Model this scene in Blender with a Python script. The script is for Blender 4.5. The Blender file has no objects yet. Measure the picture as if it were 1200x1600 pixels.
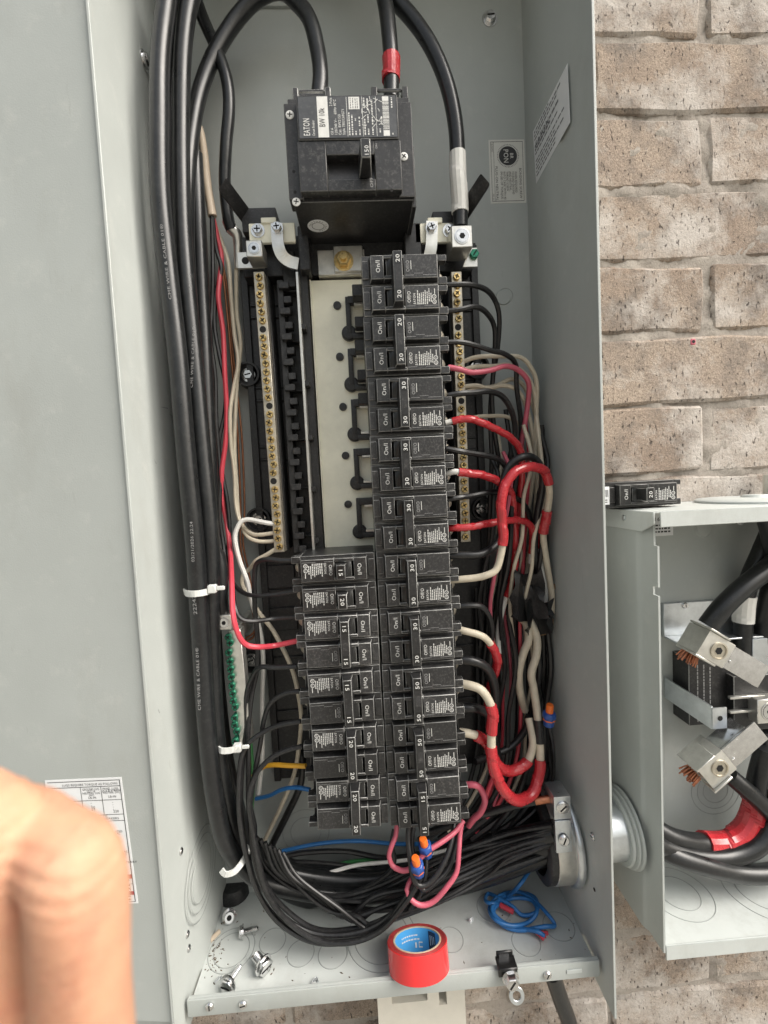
import bpy, bmesh, math, random
from mathutils import Vector, Matrix
random.seed(7)
S = 0.001                      # all lengths below are millimetres
# ------------------------------------------------------------------ camera
CAM = (-7.37, -479.26, -196.41); PITCH, YAW, ROLL, FPX = 0.058, 0.0431, -0.0511, 696.2
cp, sp, cy, sy = math.cos(PITCH), math.sin(PITCH), math.cos(YAW), math.sin(YAW)
FWD = Vector((sy*cp, cy*cp, -sp))
_r = FWD.cross(Vector((0, 0, 1))).normalized(); _u = _r.cross(FWD)
RGT = math.cos(ROLL)*_r + math.sin(ROLL)*_u
UPV = -math.sin(ROLL)*_r + math.cos(ROLL)*_u
scene = bpy.context.scene
C = scene.collection
cd = bpy.data.cameras.new('camera'); cam = bpy.data.objects.new('camera', cd); C.objects.link(cam)
cam.matrix_world = Matrix(((RGT.x, UPV.x, -FWD.x, CAM[0]*S), (RGT.y, UPV.y, -FWD.y, CAM[1]*S), (RGT.z, UPV.z, -FWD.z, CAM[2]*S), (0, 0, 0, 1)))
cd.sensor_fit = 'VERTICAL'; cd.sensor_height = 36; cd.lens = 36*FPX/1600
cd.clip_start = 0.005; cd.clip_end = 400
cd.dof.use_dof = True; cd.dof.focus_distance = 0.42; cd.dof.aperture_fstop = 6.8
scene.camera = cam
scene.cycles.max_bounces = 6; scene.cycles.diffuse_bounces = 3; scene.cycles.glossy_bounces = 3; scene.cycles.transmission_bounces = 2
# ------------------------------------------------------------------ light
SUN_EL, SUN_AZ = math.radians(44), math.radians(66)     # azimuth to the right of straight in front of the wall
world = bpy.data.worlds.new('World'); scene.world = world; world.use_nodes = True
wn = world.node_tree.nodes; wl = world.node_tree.links
sky = wn.new('ShaderNodeTexSky'); sky.sky_type = 'NISHITA'; sky.sun_disc = False
sky.sun_elevation = SUN_EL; sky.sun_rotation = math.radians(180) - SUN_AZ
sky.air_density = 2.0; sky.dust_density = 7.0; sky.ozone_density = 1.0
hs = wn.new('ShaderNodeHueSaturation'); hs.inputs['Saturation'].default_value = 0.42      # thin overcast
wl.new(sky.outputs[0], hs.inputs['Color']); wl.new(hs.outputs[0], wn['Background'].inputs[0]); wn['Background'].inputs[1].default_value = 0.15
sl = bpy.data.lights.new('sun', 'SUN'); sl.energy = 2.7; sl.angle = math.radians(46); sl.color = (1.0, 0.97, 0.92)
so = bpy.data.objects.new('sun', sl); C.objects.link(so)
sd = Vector((math.sin(SUN_AZ)*math.cos(SUN_EL), -math.cos(SUN_AZ)*math.cos(SUN_EL), math.sin(SUN_EL)))
so.rotation_euler = sd.to_track_quat('Z', 'Y').to_euler()
vs = scene.view_settings; vs.view_transform = 'Standard'; vs.look = 'None'; vs.exposure = 0.50; vs.gamma = 1
vs.use_curve_mapping = False
# ------------------------------------------------------------------ pixel helper: the point of the photograph's ray that lies in a plane of the place
def P(u, v, y=None, x=None, z=None):
    d = FWD + RGT*((u-600)/FPX) + UPV*((800-v)/FPX); c = Vector(CAM)
    if y is not None: t = (y-c.y)/d.y
    elif x is not None: t = (x-c.x)/d.x
    else: t = (z-c.z)/d.z
    return c + d*t
# ------------------------------------------------------------------ materials
MATS = {}
def mat(name, col, rough=0.5, metal=0.0, var=0.12, vscale=60, bump=0.0, bscale=400, spots=None, spec=0.5, sss=0, coat=0, dust=0.0):
    """procedural paint / plastic / metal: noise varies colour and roughness, optional bump and light dust"""
    m = bpy.data.materials.new(name); m.use_nodes = True
    n, l = m.node_tree.nodes, m.node_tree.links; b = n['Principled BSDF']
    b.inputs['Metallic'].default_value = metal; b.inputs['Specular IOR Level'].default_value = spec
    tc = n.new('ShaderNodeTexCoord')
    nz = n.new('ShaderNodeTexNoise'); nz.inputs['Scale'].default_value = vscale; nz.inputs['Detail'].default_value = 6; nz.inputs['Roughness'].default_value = 0.65
    l.new(tc.outputs['Object'], nz.inputs['Vector'])
    rp = n.new('ShaderNodeValToRGB'); rp.color_ramp.elements[0].position = 0.3; rp.color_ramp.elements[1].position = 0.72
    rp.color_ramp.elements[0].color = tuple(max(0, c*(1-var)) for c in col)+(1,); rp.color_ramp.elements[1].color = tuple(min(1, c*(1+var)) for c in col)+(1,)
    l.new(nz.outputs['Fac'], rp.inputs['Fac']); out = rp.outputs['Color']
    if dust > 0:
        n2 = n.new('ShaderNodeTexNoise'); n2.inputs['Scale'].default_value = vscale*5.5; n2.inputs['Detail'].default_value = 5; n2.inputs['Roughness'].default_value = 0.75
        l.new(tc.outputs['Object'], n2.inputs['Vector'])
        r2 = n.new('ShaderNodeValToRGB'); r2.color_ramp.elements[0].position = 0.5; r2.color_ramp.elements[1].position = 0.8
        r2.color_ramp.elements[0].color = (0, 0, 0, 1); r2.color_ramp.elements[1].color = (dust, dust, dust, 1)
        l.new(n2.outputs['Fac'], r2.inputs['Fac'])
        mx = n.new('ShaderNodeMixRGB'); mx.inputs[2].default_value = (0.45, 0.43, 0.40, 1)
        l.new(r2.outputs['Color'], mx.inputs[0]); l.new(out, mx.inputs[1]); out = mx.outputs[0]
    l.new(out, b.inputs['Base Color'])
    mr = n.new('ShaderNodeMapRange'); mr.inputs[3].default_value = max(0.03, rough-0.1); mr.inputs[4].default_value = min(1, rough+0.12)
    l.new(nz.outputs['Fac'], mr.inputs[0]); l.new(mr.outputs[0], b.inputs['Roughness'])
    if bump > 0:
        nb = n.new('ShaderNodeTexNoise'); nb.inputs['Scale'].default_value = bscale; nb.inputs['Detail'].default_value = 4
        l.new(tc.outputs['Object'], nb.inputs['Vector'])
        bp = n.new('ShaderNodeBump'); bp.inputs['Strength'].default_value = bump; bp.inputs['Distance'].default_value = 0.001
        l.new(nb.outputs['Fac'], bp.inputs['Height']); l.new(bp.outputs[0], b.inputs['Normal'])
    if sss: b.inputs['Subsurface Weight'].default_value = sss; b.inputs['Subsurface Radius'].default_value = (0.006, 0.002, 0.001); b.inputs['Subsurface Scale'].default_value = 1.0
    if coat: b.inputs['Coat Weight'].default_value = coat; b.inputs['Coat Roughness'].default_value = 0.12
    MATS[name] = m; return m
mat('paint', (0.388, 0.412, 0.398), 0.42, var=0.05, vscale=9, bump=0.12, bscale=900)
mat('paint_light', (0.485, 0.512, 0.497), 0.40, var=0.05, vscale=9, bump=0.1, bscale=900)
def smudge(name, amt):
    m = MATS[name]; n, l = m.node_tree.nodes, m.node_tree.links; b = n['Principled BSDF']
    src = b.inputs['Base Color'].links[0].from_socket; g = n.new('ShaderNodeNewGeometry')
    def lay(scale, vec, lo, hi, col, f):
        global_in = lay.src
        mp = n.new('ShaderNodeMapping'); mp.inputs['Scale'].default_value = vec; l.new(g.outputs['Position'], mp.inputs[0])
        z = n.new('ShaderNodeTexNoise'); z.inputs['Scale'].default_value = scale; z.inputs['Detail'].default_value = 7; z.inputs['Roughness'].default_value = 0.7; l.new(mp.outputs[0], z.inputs['Vector'])
        r = n.new('ShaderNodeValToRGB'); r.color_ramp.elements[0].position = lo; r.color_ramp.elements[1].position = hi; r.color_ramp.elements[0].color = (0, 0, 0, 1); r.color_ramp.elements[1].color = (f, f, f, 1); l.new(z.outputs['Fac'], r.inputs[0])
        x = n.new('ShaderNodeMixRGB'); l.new(r.outputs[0], x.inputs[0]); l.new(lay.src, x.inputs[1]); x.inputs[2].default_value = col+(1,); lay.src = x.outputs[0]; return z
    lay.src = src
    lay(16, (1, 1, .45), .52, .80, (0.30, 0.30, 0.275), .45*amt); z = lay(46, (1, 1, 1), .56, .78, (0.52, 0.53, 0.50), .35*amt)
    lay(150, (1, 1, .12), .66, .74, (0.22, 0.22, 0.20), .35*amt); lay(900, (1, 1, 1), .70, .74, (0.14, 0.13, 0.11), .6*amt)
    l.new(lay.src, b.inputs['Base Color'])
    old = b.inputs['Roughness'].links[0].from_socket; a = n.new('ShaderNodeMath'); a.operation = 'MULTIPLY_ADD'; a.inputs[1].default_value = .25; l.new(z.outputs['Fac'], a.inputs[0]); 
    sb = n.new('ShaderNodeMath'); sb.operation = 'SUBTRACT'; sb.inputs[1].default_value = .12; l.new(old, sb.inputs[0]); l.new(sb.outputs[0], a.inputs[2]); l.new(a.outputs[0], b.inputs['Roughness'])
smudge('paint', 1.1); smudge('paint_light', 1.3)
def vary(name, lo, hi):
    """each copy of a moulding a little lighter or darker, with its own dust"""
    m = MATS[name]; n, l = m.node_tree.nodes, m.node_tree.links; b = n['Principled BSDF']; oi = n.new('ShaderNodeObjectInfo')
    src = b.inputs['Base Color'].links[0].from_socket; mr = n.new('ShaderNodeMapRange'); mr.inputs[3].default_value = lo; mr.inputs[4].default_value = hi; l.new(oi.outputs['Random'], mr.inputs[0])
    x = n.new('ShaderNodeMixRGB'); x.blend_type = 'MULTIPLY'; x.inputs[0].default_value = 1; l.new(src, x.inputs[1]); l.new(mr.outputs[0], x.inputs[2]); l.new(x.outputs[0], b.inputs['Base Color'])
    for k in [q for q in n if q.type == 'TEX_NOISE']:
        vec = k.inputs['Vector'].links[0].from_socket; ad = n.new('ShaderNodeVectorMath'); ad.operation = 'ADD'; l.new(vec, ad.inputs[0]); l.new(oi.outputs['Random'], ad.inputs[1]); l.new(ad.outputs[0], k.inputs['Vector'])
mat('black', (0.016, 0.016, 0.017), 0.42, var=0.3, vscale=80, dust=0.12, bump=0.05)
mat('breaker', (0.020, 0.020, 0.021), 0.36, var=0.3, vscale=90, dust=0.20, bump=0.05)
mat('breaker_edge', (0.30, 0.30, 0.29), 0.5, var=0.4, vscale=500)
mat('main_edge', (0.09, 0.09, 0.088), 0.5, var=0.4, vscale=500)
mat('breaker_dark', (0.010, 0.010, 0.010), 0.30, var=0.3, vscale=90)
mat('handle', (0.018, 0.018, 0.019), 0.32, var=0.3, vscale=90, dust=0.08)
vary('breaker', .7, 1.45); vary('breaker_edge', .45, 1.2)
mat('main_face', (0.018, 0.018, 0.019), 0.36, var=0.3, vscale=60, dust=0.20)
mat('face_label', (0.060, 0.063, 0.068), 0.35, var=0.2, vscale=60, dust=0.12)
mat('cable', (0.010, 0.011, 0.012), 0.30, var=0.3, vscale=50, dust=0.05, bump=0.04, bscale=300)
mat('wire_black', (0.012, 0.012, 0.013), 0.34, var=0.3, vscale=60, dust=0.08)
mat('wire_white', (0.72, 0.71, 0.67), 0.38, var=0.1, vscale=60, dust=0.05)
mat('wire_cream', (0.56, 0.50, 0.39), 0.42, var=0.16, vscale=90, dust=0.10)
mat('wire_red', (0.55, 0.055, 0.08), 0.34, var=0.12, vscale=60)
mat('wire_pink', (0.50, 0.10, 0.145), 0.38, var=0.12, vscale=60)
mat('tape_red', (0.44, 0.024, 0.032), 0.25, var=0.15, vscale=120, bump=0.35, bscale=160, coat=0.3)
mat('tape_roll', (0.66, 0.028, 0.030), 0.20, var=0.05, vscale=40, coat=0.4)
mat('tape_side', (0.33, 0.035, 0.035), 0.55, var=0.25, vscale=300)
mat('cardboard', (0.50, 0.40, 0.28), 0.8, var=0.15, vscale=200)
mat('core_blue', (0.06, 0.30, 0.62), 0.4, var=0.06)
mat('navy', (0.012, 0.02, 0.05), 0.4)
mat('wire_blue', (0.03, 0.16, 0.42), 0.33, var=0.15, vscale=90)
mat('wire_yellow', (0.68, 0.36, 0.03), 0.4, var=0.12)
mat('wire_green', (0.05, 0.22, 0.07), 0.4, var=0.2)
mat('nut_blue', (0.02, 0.075, 0.30), 0.35, var=0.1)
mat('nut_orange', (0.80, 0.16, 0.02), 0.38, var=0.1)
mat('copper', (0.48, 0.20, 0.115), 0.42, 1.0, var=0.3, vscale=200)
mat('copper_dull', (0.26, 0.11, 0.055), 0.45, 0.6, var=0.3, vscale=120)
mat('tin', (0.66, 0.65, 0.61), 0.34, 0.85, var=0.12, vscale=120, bump=0.1, bscale=300)
mat('zinc', (0.60, 0.63, 0.65), 0.30, 0.9, var=0.15, vscale=70, bump=0.1, bscale=200)
mat('steel', (0.66, 0.66, 0.66), 0.22, 1.0, var=0.15, vscale=200)
mat('brass', (0.66, 0.49, 0.22), 0.30, 0.9, var=0.25, vscale=300)
mat('bar_tin', (0.50, 0.46, 0.38), 0.42, 0.75, var=0.2, vscale=150)
mat('green_screw', (0.03, 0.20, 0.12), 0.28, 0.55, var=0.25, vscale=300)
mat('cream_plate', (0.84, 0.82, 0.68), 0.40, var=0.08, vscale=40, dust=0.05, bump=0.08)
mat('paper', (0.74, 0.75, 0.76), 0.5, var=0.03)
mat('paper_silver', (0.60, 0.60, 0.56), 0.4, var=0.04)
mat('ink', (0.03, 0.03, 0.032), 0.6, var=0.2)
mat('ink_grey', (0.16, 0.16, 0.17), 0.6)
mat('ink_red', (0.36, 0.03, 0.045), 0.6)
mat('print_white', (0.62, 0.62, 0.60), 0.6, var=0.10, vscale=300)
mat('cable_ink', (0.24, 0.24, 0.24), 0.6, var=0.4, vscale=700)
mat('print_dim', (0.30, 0.30, 0.30), 0.6, var=0.35, vscale=900)
mat('tie_white', (0.58, 0.59, 0.57), 0.4, var=0.05)
mat('beige', (0.60, 0.57, 0.50), 0.45, var=0.05)
mat('hole', (0.004, 0.004, 0.004), 0.8)
mat('jacket', (0.52, 0.43, 0.33), 0.55, var=0.12)
mat('kraft', (0.30, 0.19, 0.11), 0.8, var=0.3)
mat('dirt', (0.10, 0.075, 0.05), 0.9, var=0.4)
mat('groove', (0.30, 0.32, 0.31), 0.45)
mat('nail', (0.75, 0.45, 0.36), 0.3)

def skin_mat():
    m = mat('skin', (0.55, 0.295, 0.185), 0.66, var=0.18, vscale=38, sss=0.18)
    n, l = m.node_tree.nodes, m.node_tree.links; b = n['Principled BSDF']; tc = n.new('ShaderNodeTexCoord')
    def nz(scale, vec, det=6, rough=.65):
        mp = n.new('ShaderNodeMapping'); mp.inputs['Scale'].default_value = vec; l.new(tc.outputs['Object'], mp.inputs[0])
        a = n.new('ShaderNodeTexNoise'); a.inputs['Scale'].default_value = scale; a.inputs['Detail'].default_value = det; a.inputs['Roughness'].default_value = rough; a.inputs['Distortion'].default_value = .6; l.new(mp.outputs[0], a.inputs['Vector']); return a.outputs['Fac']
    def ramp(src, lo, hi, f):
        r = n.new('ShaderNodeValToRGB'); r.color_ramp.elements[0].position = lo; r.color_ramp.elements[1].position = hi; r.color_ramp.elements[0].color = (0, 0, 0, 1); r.color_ramp.elements[1].color = (f, f, f, 1); l.new(src, r.inputs[0]); return r.outputs[0]
    src = b.inputs['Base Color'].links[0].from_socket
    for (fac, col) in ((ramp(nz(90, (1, 1, 1)), .5, .72, .5), (0.44, 0.17, 0.115, 1)), (ramp(nz(60, (1, 1, 1.6)), .55, .75, .45), (0.64, 0.40, 0.265, 1)), (ramp(nz(520, (1, 1, 1), 3), .66, .76, .35), (0.30, 0.12, 0.08, 1))):
        x = n.new('ShaderNodeMixRGB'); l.new(fac, x.inputs[0]); l.new(src, x.inputs[1]); x.inputs[2].default_value = col; src = x.outputs[0]
    l.new(src, b.inputs['Base Color'])
    w = n.new('ShaderNodeTexVoronoi'); w.feature = 'DISTANCE_TO_EDGE'; w.inputs['Scale'].default_value = 1100; l.new(tc.outputs['Object'], w.inputs['Vector'])
    pw = n.new('ShaderNodeMath'); pw.operation = 'MINIMUM'; pw.inputs[1].default_value = .12; l.new(w.outputs['Distance'], pw.inputs[0])
    ad = n.new('ShaderNodeMath'); ad.operation = 'MULTIPLY_ADD'; ad.inputs[1].default_value = 2.0; l.new(pw.outputs[0], ad.inputs[0]); l.new(nz(1.0, (90, 90, 340), 5), ad.inputs[2])
    bp = n.new('ShaderNodeBump'); bp.inputs['Strength'].default_value = 0.4; bp.inputs['Distance'].default_value = 0.0012
    l.new(ad.outputs[0], bp.inputs['Height']); l.new(bp.outputs[0], b.inputs['Normal'])
skin_mat()

def brick_mat(name, mortar=False):
    m = bpy.data.materials.new(name); m.use_nodes = True
    n, l = m.node_tree.nodes, m.node_tree.links; b = n['Principled BSDF']; b.inputs['Roughness'].default_value = 0.92; b.inputs['Specular IOR Level'].default_value = 0.2
    g = n.new('ShaderNodeNewGeometry'); oi = n.new('ShaderNodeObjectInfo')
    def noise(scale, det=6, vec=None, rough=0.6):
        a = n.new('ShaderNodeTexNoise'); a.inputs['Scale'].default_value = scale; a.inputs['Detail'].default_value = det; a.inputs['Roughness'].default_value = rough
        l.new(vec or g.outputs['Position'], a.inputs['Vector']); return a.outputs['Fac']
    def ramp(src, p0, c0, p1, c1):
        r = n.new('ShaderNodeValToRGB'); r.color_ramp.elements[0].position = p0; r.color_ramp.elements[1].position = p1
        r.color_ramp.elements[0].color = c0+(1,); r.color_ramp.elements[1].color = c1+(1,); l.new(src, r.inputs[0]); return r
    def mix(f, a, c, bl='MIX'):
        x = n.new('ShaderNodeMixRGB'); x.blend_type = bl
        if isinstance(f, float): x.inputs[0].default_value = f
        else: l.new(f, x.inputs[0])
        l.new(a, x.inputs[1])
        if isinstance(c, tuple): x.inputs[2].default_value = c+(1,)
        else: l.new(c, x.inputs[2])
        return x.outputs[0]
    if mortar:
        col = ramp(noise(30), 0.3, (0.32, 0.285, 0.25), 0.75, (0.46, 0.415, 0.365)).outputs[0]
        col = mix(ramp(noise(420, 8), 0.55, (0, 0, 0), 0.8, (1, 1, 1)).outputs[0], col, (0.20, 0.18, 0.16))
        h = noise(160, 10, rough=0.75); strength = 0.9
    else:
        base = ramp(oi.outputs['Random'], 0.0, (0.33, 0.25, 0.195), 1.0, (0.46, 0.375, 0.31)).outputs[0]
        col = mix(ramp(noise(14, 5), 0.38, (0, 0, 0), 0.66, (1, 1, 1)).outputs[0], base, (0.52, 0.42, 0.335))
        col = mix(ramp(noise(19, 8, rough=0.72), 0.47, (0, 0, 0), 0.64, (0.9, 0.9, 0.9)).outputs[0], col, (0.215, 0.19, 0.17))
        # fine speckle of the sanded face
        col = mix(ramp(noise(700, 6, rough=0.8), 0.44, (0, 0, 0), 0.60, (0.8, 0.8, 0.8)).outputs[0], col, (0.20, 0.165, 0.135))
        col = mix(ramp(noise(560, 4), 0.62, (0, 0, 0), 0.75, (0.7, 0.7, 0.7)).outputs[0], col, (0.60, 0.52, 0.44))
        # lime bloom
        col = mix(ramp(noise(9, 7, rough=0.7), 0.47, (0, 0, 0), 0.62, (0.85, 0.85, 0.85)).outputs[0], col, (0.62, 0.575, 0.53))
        mp = n.new('ShaderNodeMapping'); mp.inputs['Scale'].default_value = (380, 380, 150); l.new(g.outputs['Position'], mp.inputs[0])
        gouge = ramp(noise(1.0, 3, mp.outputs[0], 0.55), 0.625, (0, 0, 0), 0.70, (.9, .9, .9)).outputs[0]
        col = mix(gouge, col, (0.10, 0.085, 0.075))
        hh = n.new('ShaderNodeMath'); hh.operation = 'MULTIPLY_ADD'; hh.inputs[1].default_value = -1.2; l.new(gouge, hh.inputs[0]); l.new(noise(260, 9, rough=0.75), hh.inputs[2])
        h = hh.outputs[0]; strength = 1.0
    l.new(col, b.inputs['Base Color'])
    bp = n.new('ShaderNodeBump'); bp.inputs['Strength'].default_value = strength; bp.inputs['Distance'].default_value = 0.003
    l.new(h, bp.inputs['Height']); l.new(bp.outputs[0], b.inputs['Normal'])
    MATS[name] = m
brick_mat('brick'); brick_mat('mortar', True)
mat('ground', (0.26, 0.25, 0.22), 0.9, var=0.2, vscale=6, bump=0.6, bscale=90)

# ------------------------------------------------------------------ text outlines, cached
_tc = {}
def glyphs(s):
    if s not in _tc:
        cu = bpy.data.curves.new('t', 'FONT'); cu.body = s; cu.size = 1; cu.resolution_u = 2; cu.fill_mode = 'FRONT'
        cu.offset = 0.005; cu.space_character = 1.08
        o = bpy.data.objects.new('t', cu); C.objects.link(o)
        dg = bpy.context.evaluated_depsgraph_get(); me = bpy.data.meshes.new_from_object(o.evaluated_get(dg))
        vs_ = [(v.co.x, v.co.y) for v in me.vertices]; fs = [tuple(p.vertices) for p in me.polygons]
        w = max([v[0] for v in vs_] or [1])
        bpy.data.objects.remove(o); bpy.data.curves.remove(cu); bpy.data.meshes.remove(me)
        _tc[s] = (vs_, fs, w)
    return _tc[s]
# ------------------------------------------------------------------ mesh builder
V = Vector
def frame_of(d):
    d = d.normalized(); a = V((0, 0, 1)) if abs(d.z) < 0.9 else V((1, 0, 0))
    x = a.cross(d).normalized(); return x, d.cross(x), d
class MB:
    def __init__(s): s.v = []; s.f = []; s.m = []
    def add(s, vs_, fs, m=0):
        o = len(s.v); s.v += [V(p) for p in vs_]; s.f += [tuple(i+o for i in f) for f in fs]; s.m += [m]*len(fs); return s
    def box(s, x0, x1, y0, y1, z0, z1, m=0, M=None):
        x0, x1 = min(x0, x1), max(x0, x1); y0, y1 = min(y0, y1), max(y0, y1); z0, z1 = min(z0, z1), max(z0, z1)
        vs_ = [V((x, y, z)) for z in (z0, z1) for y in (y0, y1) for x in (x0, x1)]
        if M: vs_ = [M @ p for p in vs_]
        return s.add(vs_, [(0, 2, 3, 1), (4, 5, 7, 6), (0, 1, 5, 4), (2, 6, 7, 3), (0, 4, 6, 2), (1, 3, 7, 5)], m)
    def hexa(s, a, b, m=0):      # two quads (lists of 4), joined
        return s.add(list(a)+list(b), [(3, 2, 1, 0), (4, 5, 6, 7), (0, 1, 5, 4), (1, 2, 6, 5), (2, 3, 7, 6), (3, 0, 4, 7)], m)
    def extrude(s, pts, vec, m=0):
        n = len(pts); vec = V(vec); pts = [V(p) for p in pts]
        return s.add(pts+[p+vec for p in pts], [tuple(reversed(range(n))), tuple(range(n, 2*n))]+[(i, (i+1) % n, n+(i+1) % n, n+i) for i in range(n)], m)
    def lathe(s, prof, o, d, n=20, m=0, closed=False, cap=True):    # prof: (radius, distance along d)
        x, y, d = frame_of(V(d)); o = V(o); vs_ = []; k = len(prof)
        for r, t in prof:
            for i in range(n):
                a = 2*math.pi*i/n; vs_.append(o+d*t+(x*math.cos(a)+y*math.sin(a))*r)
        fs = []
        for j in range(k if closed else k-1):
            j2 = (j+1) % k
            for i in range(n): fs.append((j*n+i, j*n+(i+1) % n, j2*n+(i+1) % n, j2*n+i))
        if not closed and cap:
            if prof[0][0] > 1e-6: fs.append(tuple(reversed(range(n))))
            if prof[-1][0] > 1e-6: fs.append(tuple(range((k-1)*n, k*n)))
        return s.add(vs_, fs, m)
    def cyl(s, p0, p1, r, r1=None, n=16, m=0):
        p0, p1 = V(p0), V(p1); return s.lathe([(r, 0), (r if r1 is None else r1, (p1-p0).length)], p0, p1-p0, n, m)
    def hexhead(s, p, d, r, h, m=0): return s.lathe([(r, 0), (r, h*0.8), (r*0.88, h)], p, d, 6, m)
    def disc(s, p, d, r, n=16, m=0):
        x, y, d = frame_of(V(d)); p = V(p)
        return s.add([p+(x*math.cos(2*math.pi*i/n)+y*math.sin(2*math.pi*i/n))*r for i in range(n)], [tuple(range(n))], m)
    def annulus(s, p, d, r0, r1, h, n=28, m=0): return s.lathe([(r0, 0), (r1, 0), (r1, h), (r0, h)], p, d, n, m, closed=True)
    def quad(s, a, b, c, d, m=0): return s.add([a, b, c, d], [(0, 1, 2, 3)], m)
    def tube(s, pts, r, n=8, m=0, spiral=0.0, cap=True):
        pts = [V(p) for p in pts]; N = len(pts); T = []
        for i in range(N):
            T.append((pts[min(i+1, N-1)]-pts[max(i-1, 0)]).normalized())
        x, y, _ = frame_of(T[0]); vs_ = []; s0 = 0
        for i in range(N):
            if i:
                s0 += (pts[i]-pts[i-1]).length
                x = (x-T[i]*x.dot(T[i])).normalized(); y = T[i].cross(x)
            ri = r(i/(N-1)) if callable(r) else r
            for k in range(n):
                a = 2*math.pi*k/n
                rr = ri*(1+spiral*((s0/(ri*4.4)+a/(2*math.pi)) % 1.0)) if spiral else ri
                vs_.append(pts[i]+(x*math.cos(a)+y*math.sin(a))*rr)
        fs = [(i*n+k, i*n+(k+1) % n, (i+1)*n+(k+1) % n, (i+1)*n+k) for i in range(N-1) for k in range(n)]
        if cap: fs += [tuple(reversed(range(n))), tuple(range((N-1)*n, N*n))]
        return s.add(vs_, fs, m)
    def text(s, st, o, xd, yd, size, m=0, width=None, center=False):
        vs_, fs, w = glyphs(st); o, xd, yd = V(o), V(xd).normalized(), V(yd).normalized()
        kx = width/w if width else size
        ox = -w*kx/2 if center else 0
        return s.add([o+xd*(a*kx+ox)+yd*(b*size) for a, b in vs_], fs, m)
    def build(s, name, mats, parent=None, base=None, bevel=0, seg=1, edge_mat=-1, smooth=True, ang=38):
        me = bpy.data.meshes.new(name); o = bpy.data.objects.new(name, me); C.objects.link(o)
        bv = V((0, 0, 0))
        if base is not None: bv = V(base); o.location = bv*S
        elif parent is not None and 'base' in parent: bv = V(parent['base'])
        me.from_pydata([tuple((p-bv)*S) for p in s.v], [], s.f)
        for mname in ([mats] if isinstance(mats, str) else mats): me.materials.append(MATS[mname])
        me.polygons.foreach_set('material_index', s.m); me.update()
        bm = bmesh.new(); bm.from_mesh(me)
        if bevel:
            es = [e for e in bm.edges if len(e.link_faces) == 2 and e.calc_face_angle(0) > 0.6]
            bmesh.ops.bevel(bm, geom=es, offset=bevel*S, segments=seg, affect='EDGES', clamp_overlap=True, material=edge_mat, profile=0.6)
        if smooth:
            for f in bm.faces: f.smooth = True
            for e in bm.edges:
                e.smooth = len(e.link_faces) == 2 and e.calc_face_angle(0) < math.radians(ang)
        bm.to_mesh(me); bm.free()
        if parent is not None: o.parent = parent
        return o
def tag(o, label=None, cat=None, group=None, kind=None):
    if label: o['label'] = label
    if cat: o['category'] = cat
    if group: o['group'] = group
    if kind: o['kind'] = kind
    return o
BASES = {}
def thing(name, base, label, cat, group=None):
    o = bpy.data.objects.new(name, None); C.objects.link(o); o.location = V(base)*S; o.empty_display_size = 0.02
    BASES[o.name] = V(base); tag(o, label, cat, group); return o
_ob = MB.build
def _build(s, name, mats, parent=None, base=None, **k):
    if parent is not None and base is None:
        q = parent
        while q is not None and q.name not in BASES: q = q.parent
        off = BASES[q.name] if q else V((0, 0, 0))
        keep = s.v; s.v = [p-off for p in s.v]; o = _ob(s, name, mats, parent, None, **k); s.v = keep
        return o
    o = _ob(s, name, mats, parent, base, **k)
    if base is not None: BASES[o.name] = V(base)
    return o
MB.build = _build
def copy_part(o, parent, M=None):
    c = o.copy(); C.objects.link(c); c.parent = parent
    if M is not None: c.matrix_local = M
    return c
def crom(pts, step=3.0):
    """Catmull-Rom through the points, resampled about every `step` mm"""
    p = [V(q) for q in pts]; p = [p[0]*2-p[1]]+p+[p[-1]*2-p[-2]]; out = []
    for i in range(1, len(p)-2):
        a, b, c, d = p[i-1:i+3]; n = max(2, int((c-b).length/step))
        for k in range(n):
            t = k/n; out.append(0.5*((2*b)+(c-a)*t+(2*a-5*b+4*c-d)*t*t+(3*b-a-3*c+d)*t**3))
    out.append(p[-2]); return out

# ================================================================== SETTING
g = MB().quad((-60000, -60000, -1500), (60000, -60000, -1500), (60000, 60000, -1500), (-60000, 60000, -1500)).build('ground', 'ground')
tag(g, kind='structure')
# brick wall behind everything
WALL_Y = 6.0
wall = thing('brick_wall', (300, 20, -1500), 'weathered tan brick wall with pale mortar behind the grey metal boxes', 'wall')
MB().box(-1450, 1850, 15, 120, -1500, 1300).build('mortar', 'mortar', wall)
from mathutils import noise as mn
def mortar_face(x0, x1, z0, z1, st):
    nx, nz = int((x1-x0)/st), int((z1-z0)/st); vs_ = []
    for j in range(nz+1):
        for i in range(nx+1):
            x, z = x0+i*st, z0+j*st; h = mn.fractal(V((x*.03, 3.1, z*.05)), 1.0, 2.0, 4)
            vs_.append((x, 9.4-3.8*h-1.2*mn.noise(V((x*.25, 1.7, z*.25))), z))
    return MB().add(vs_, [(j*(nx+1)+i, j*(nx+1)+i+1, (j+1)*(nx+1)+i+1, (j+1)*(nx+1)+i) for j in range(nz) for i in range(nx)])
mortar_face(190, 700, -960, 480, 4.0).build('mortar', 'mortar', wall, ang=80)
mortar_face(-330, 190, -960, -640, 4.0).build('mortar', 'mortar', wall, ang=80)
variants = []
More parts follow.
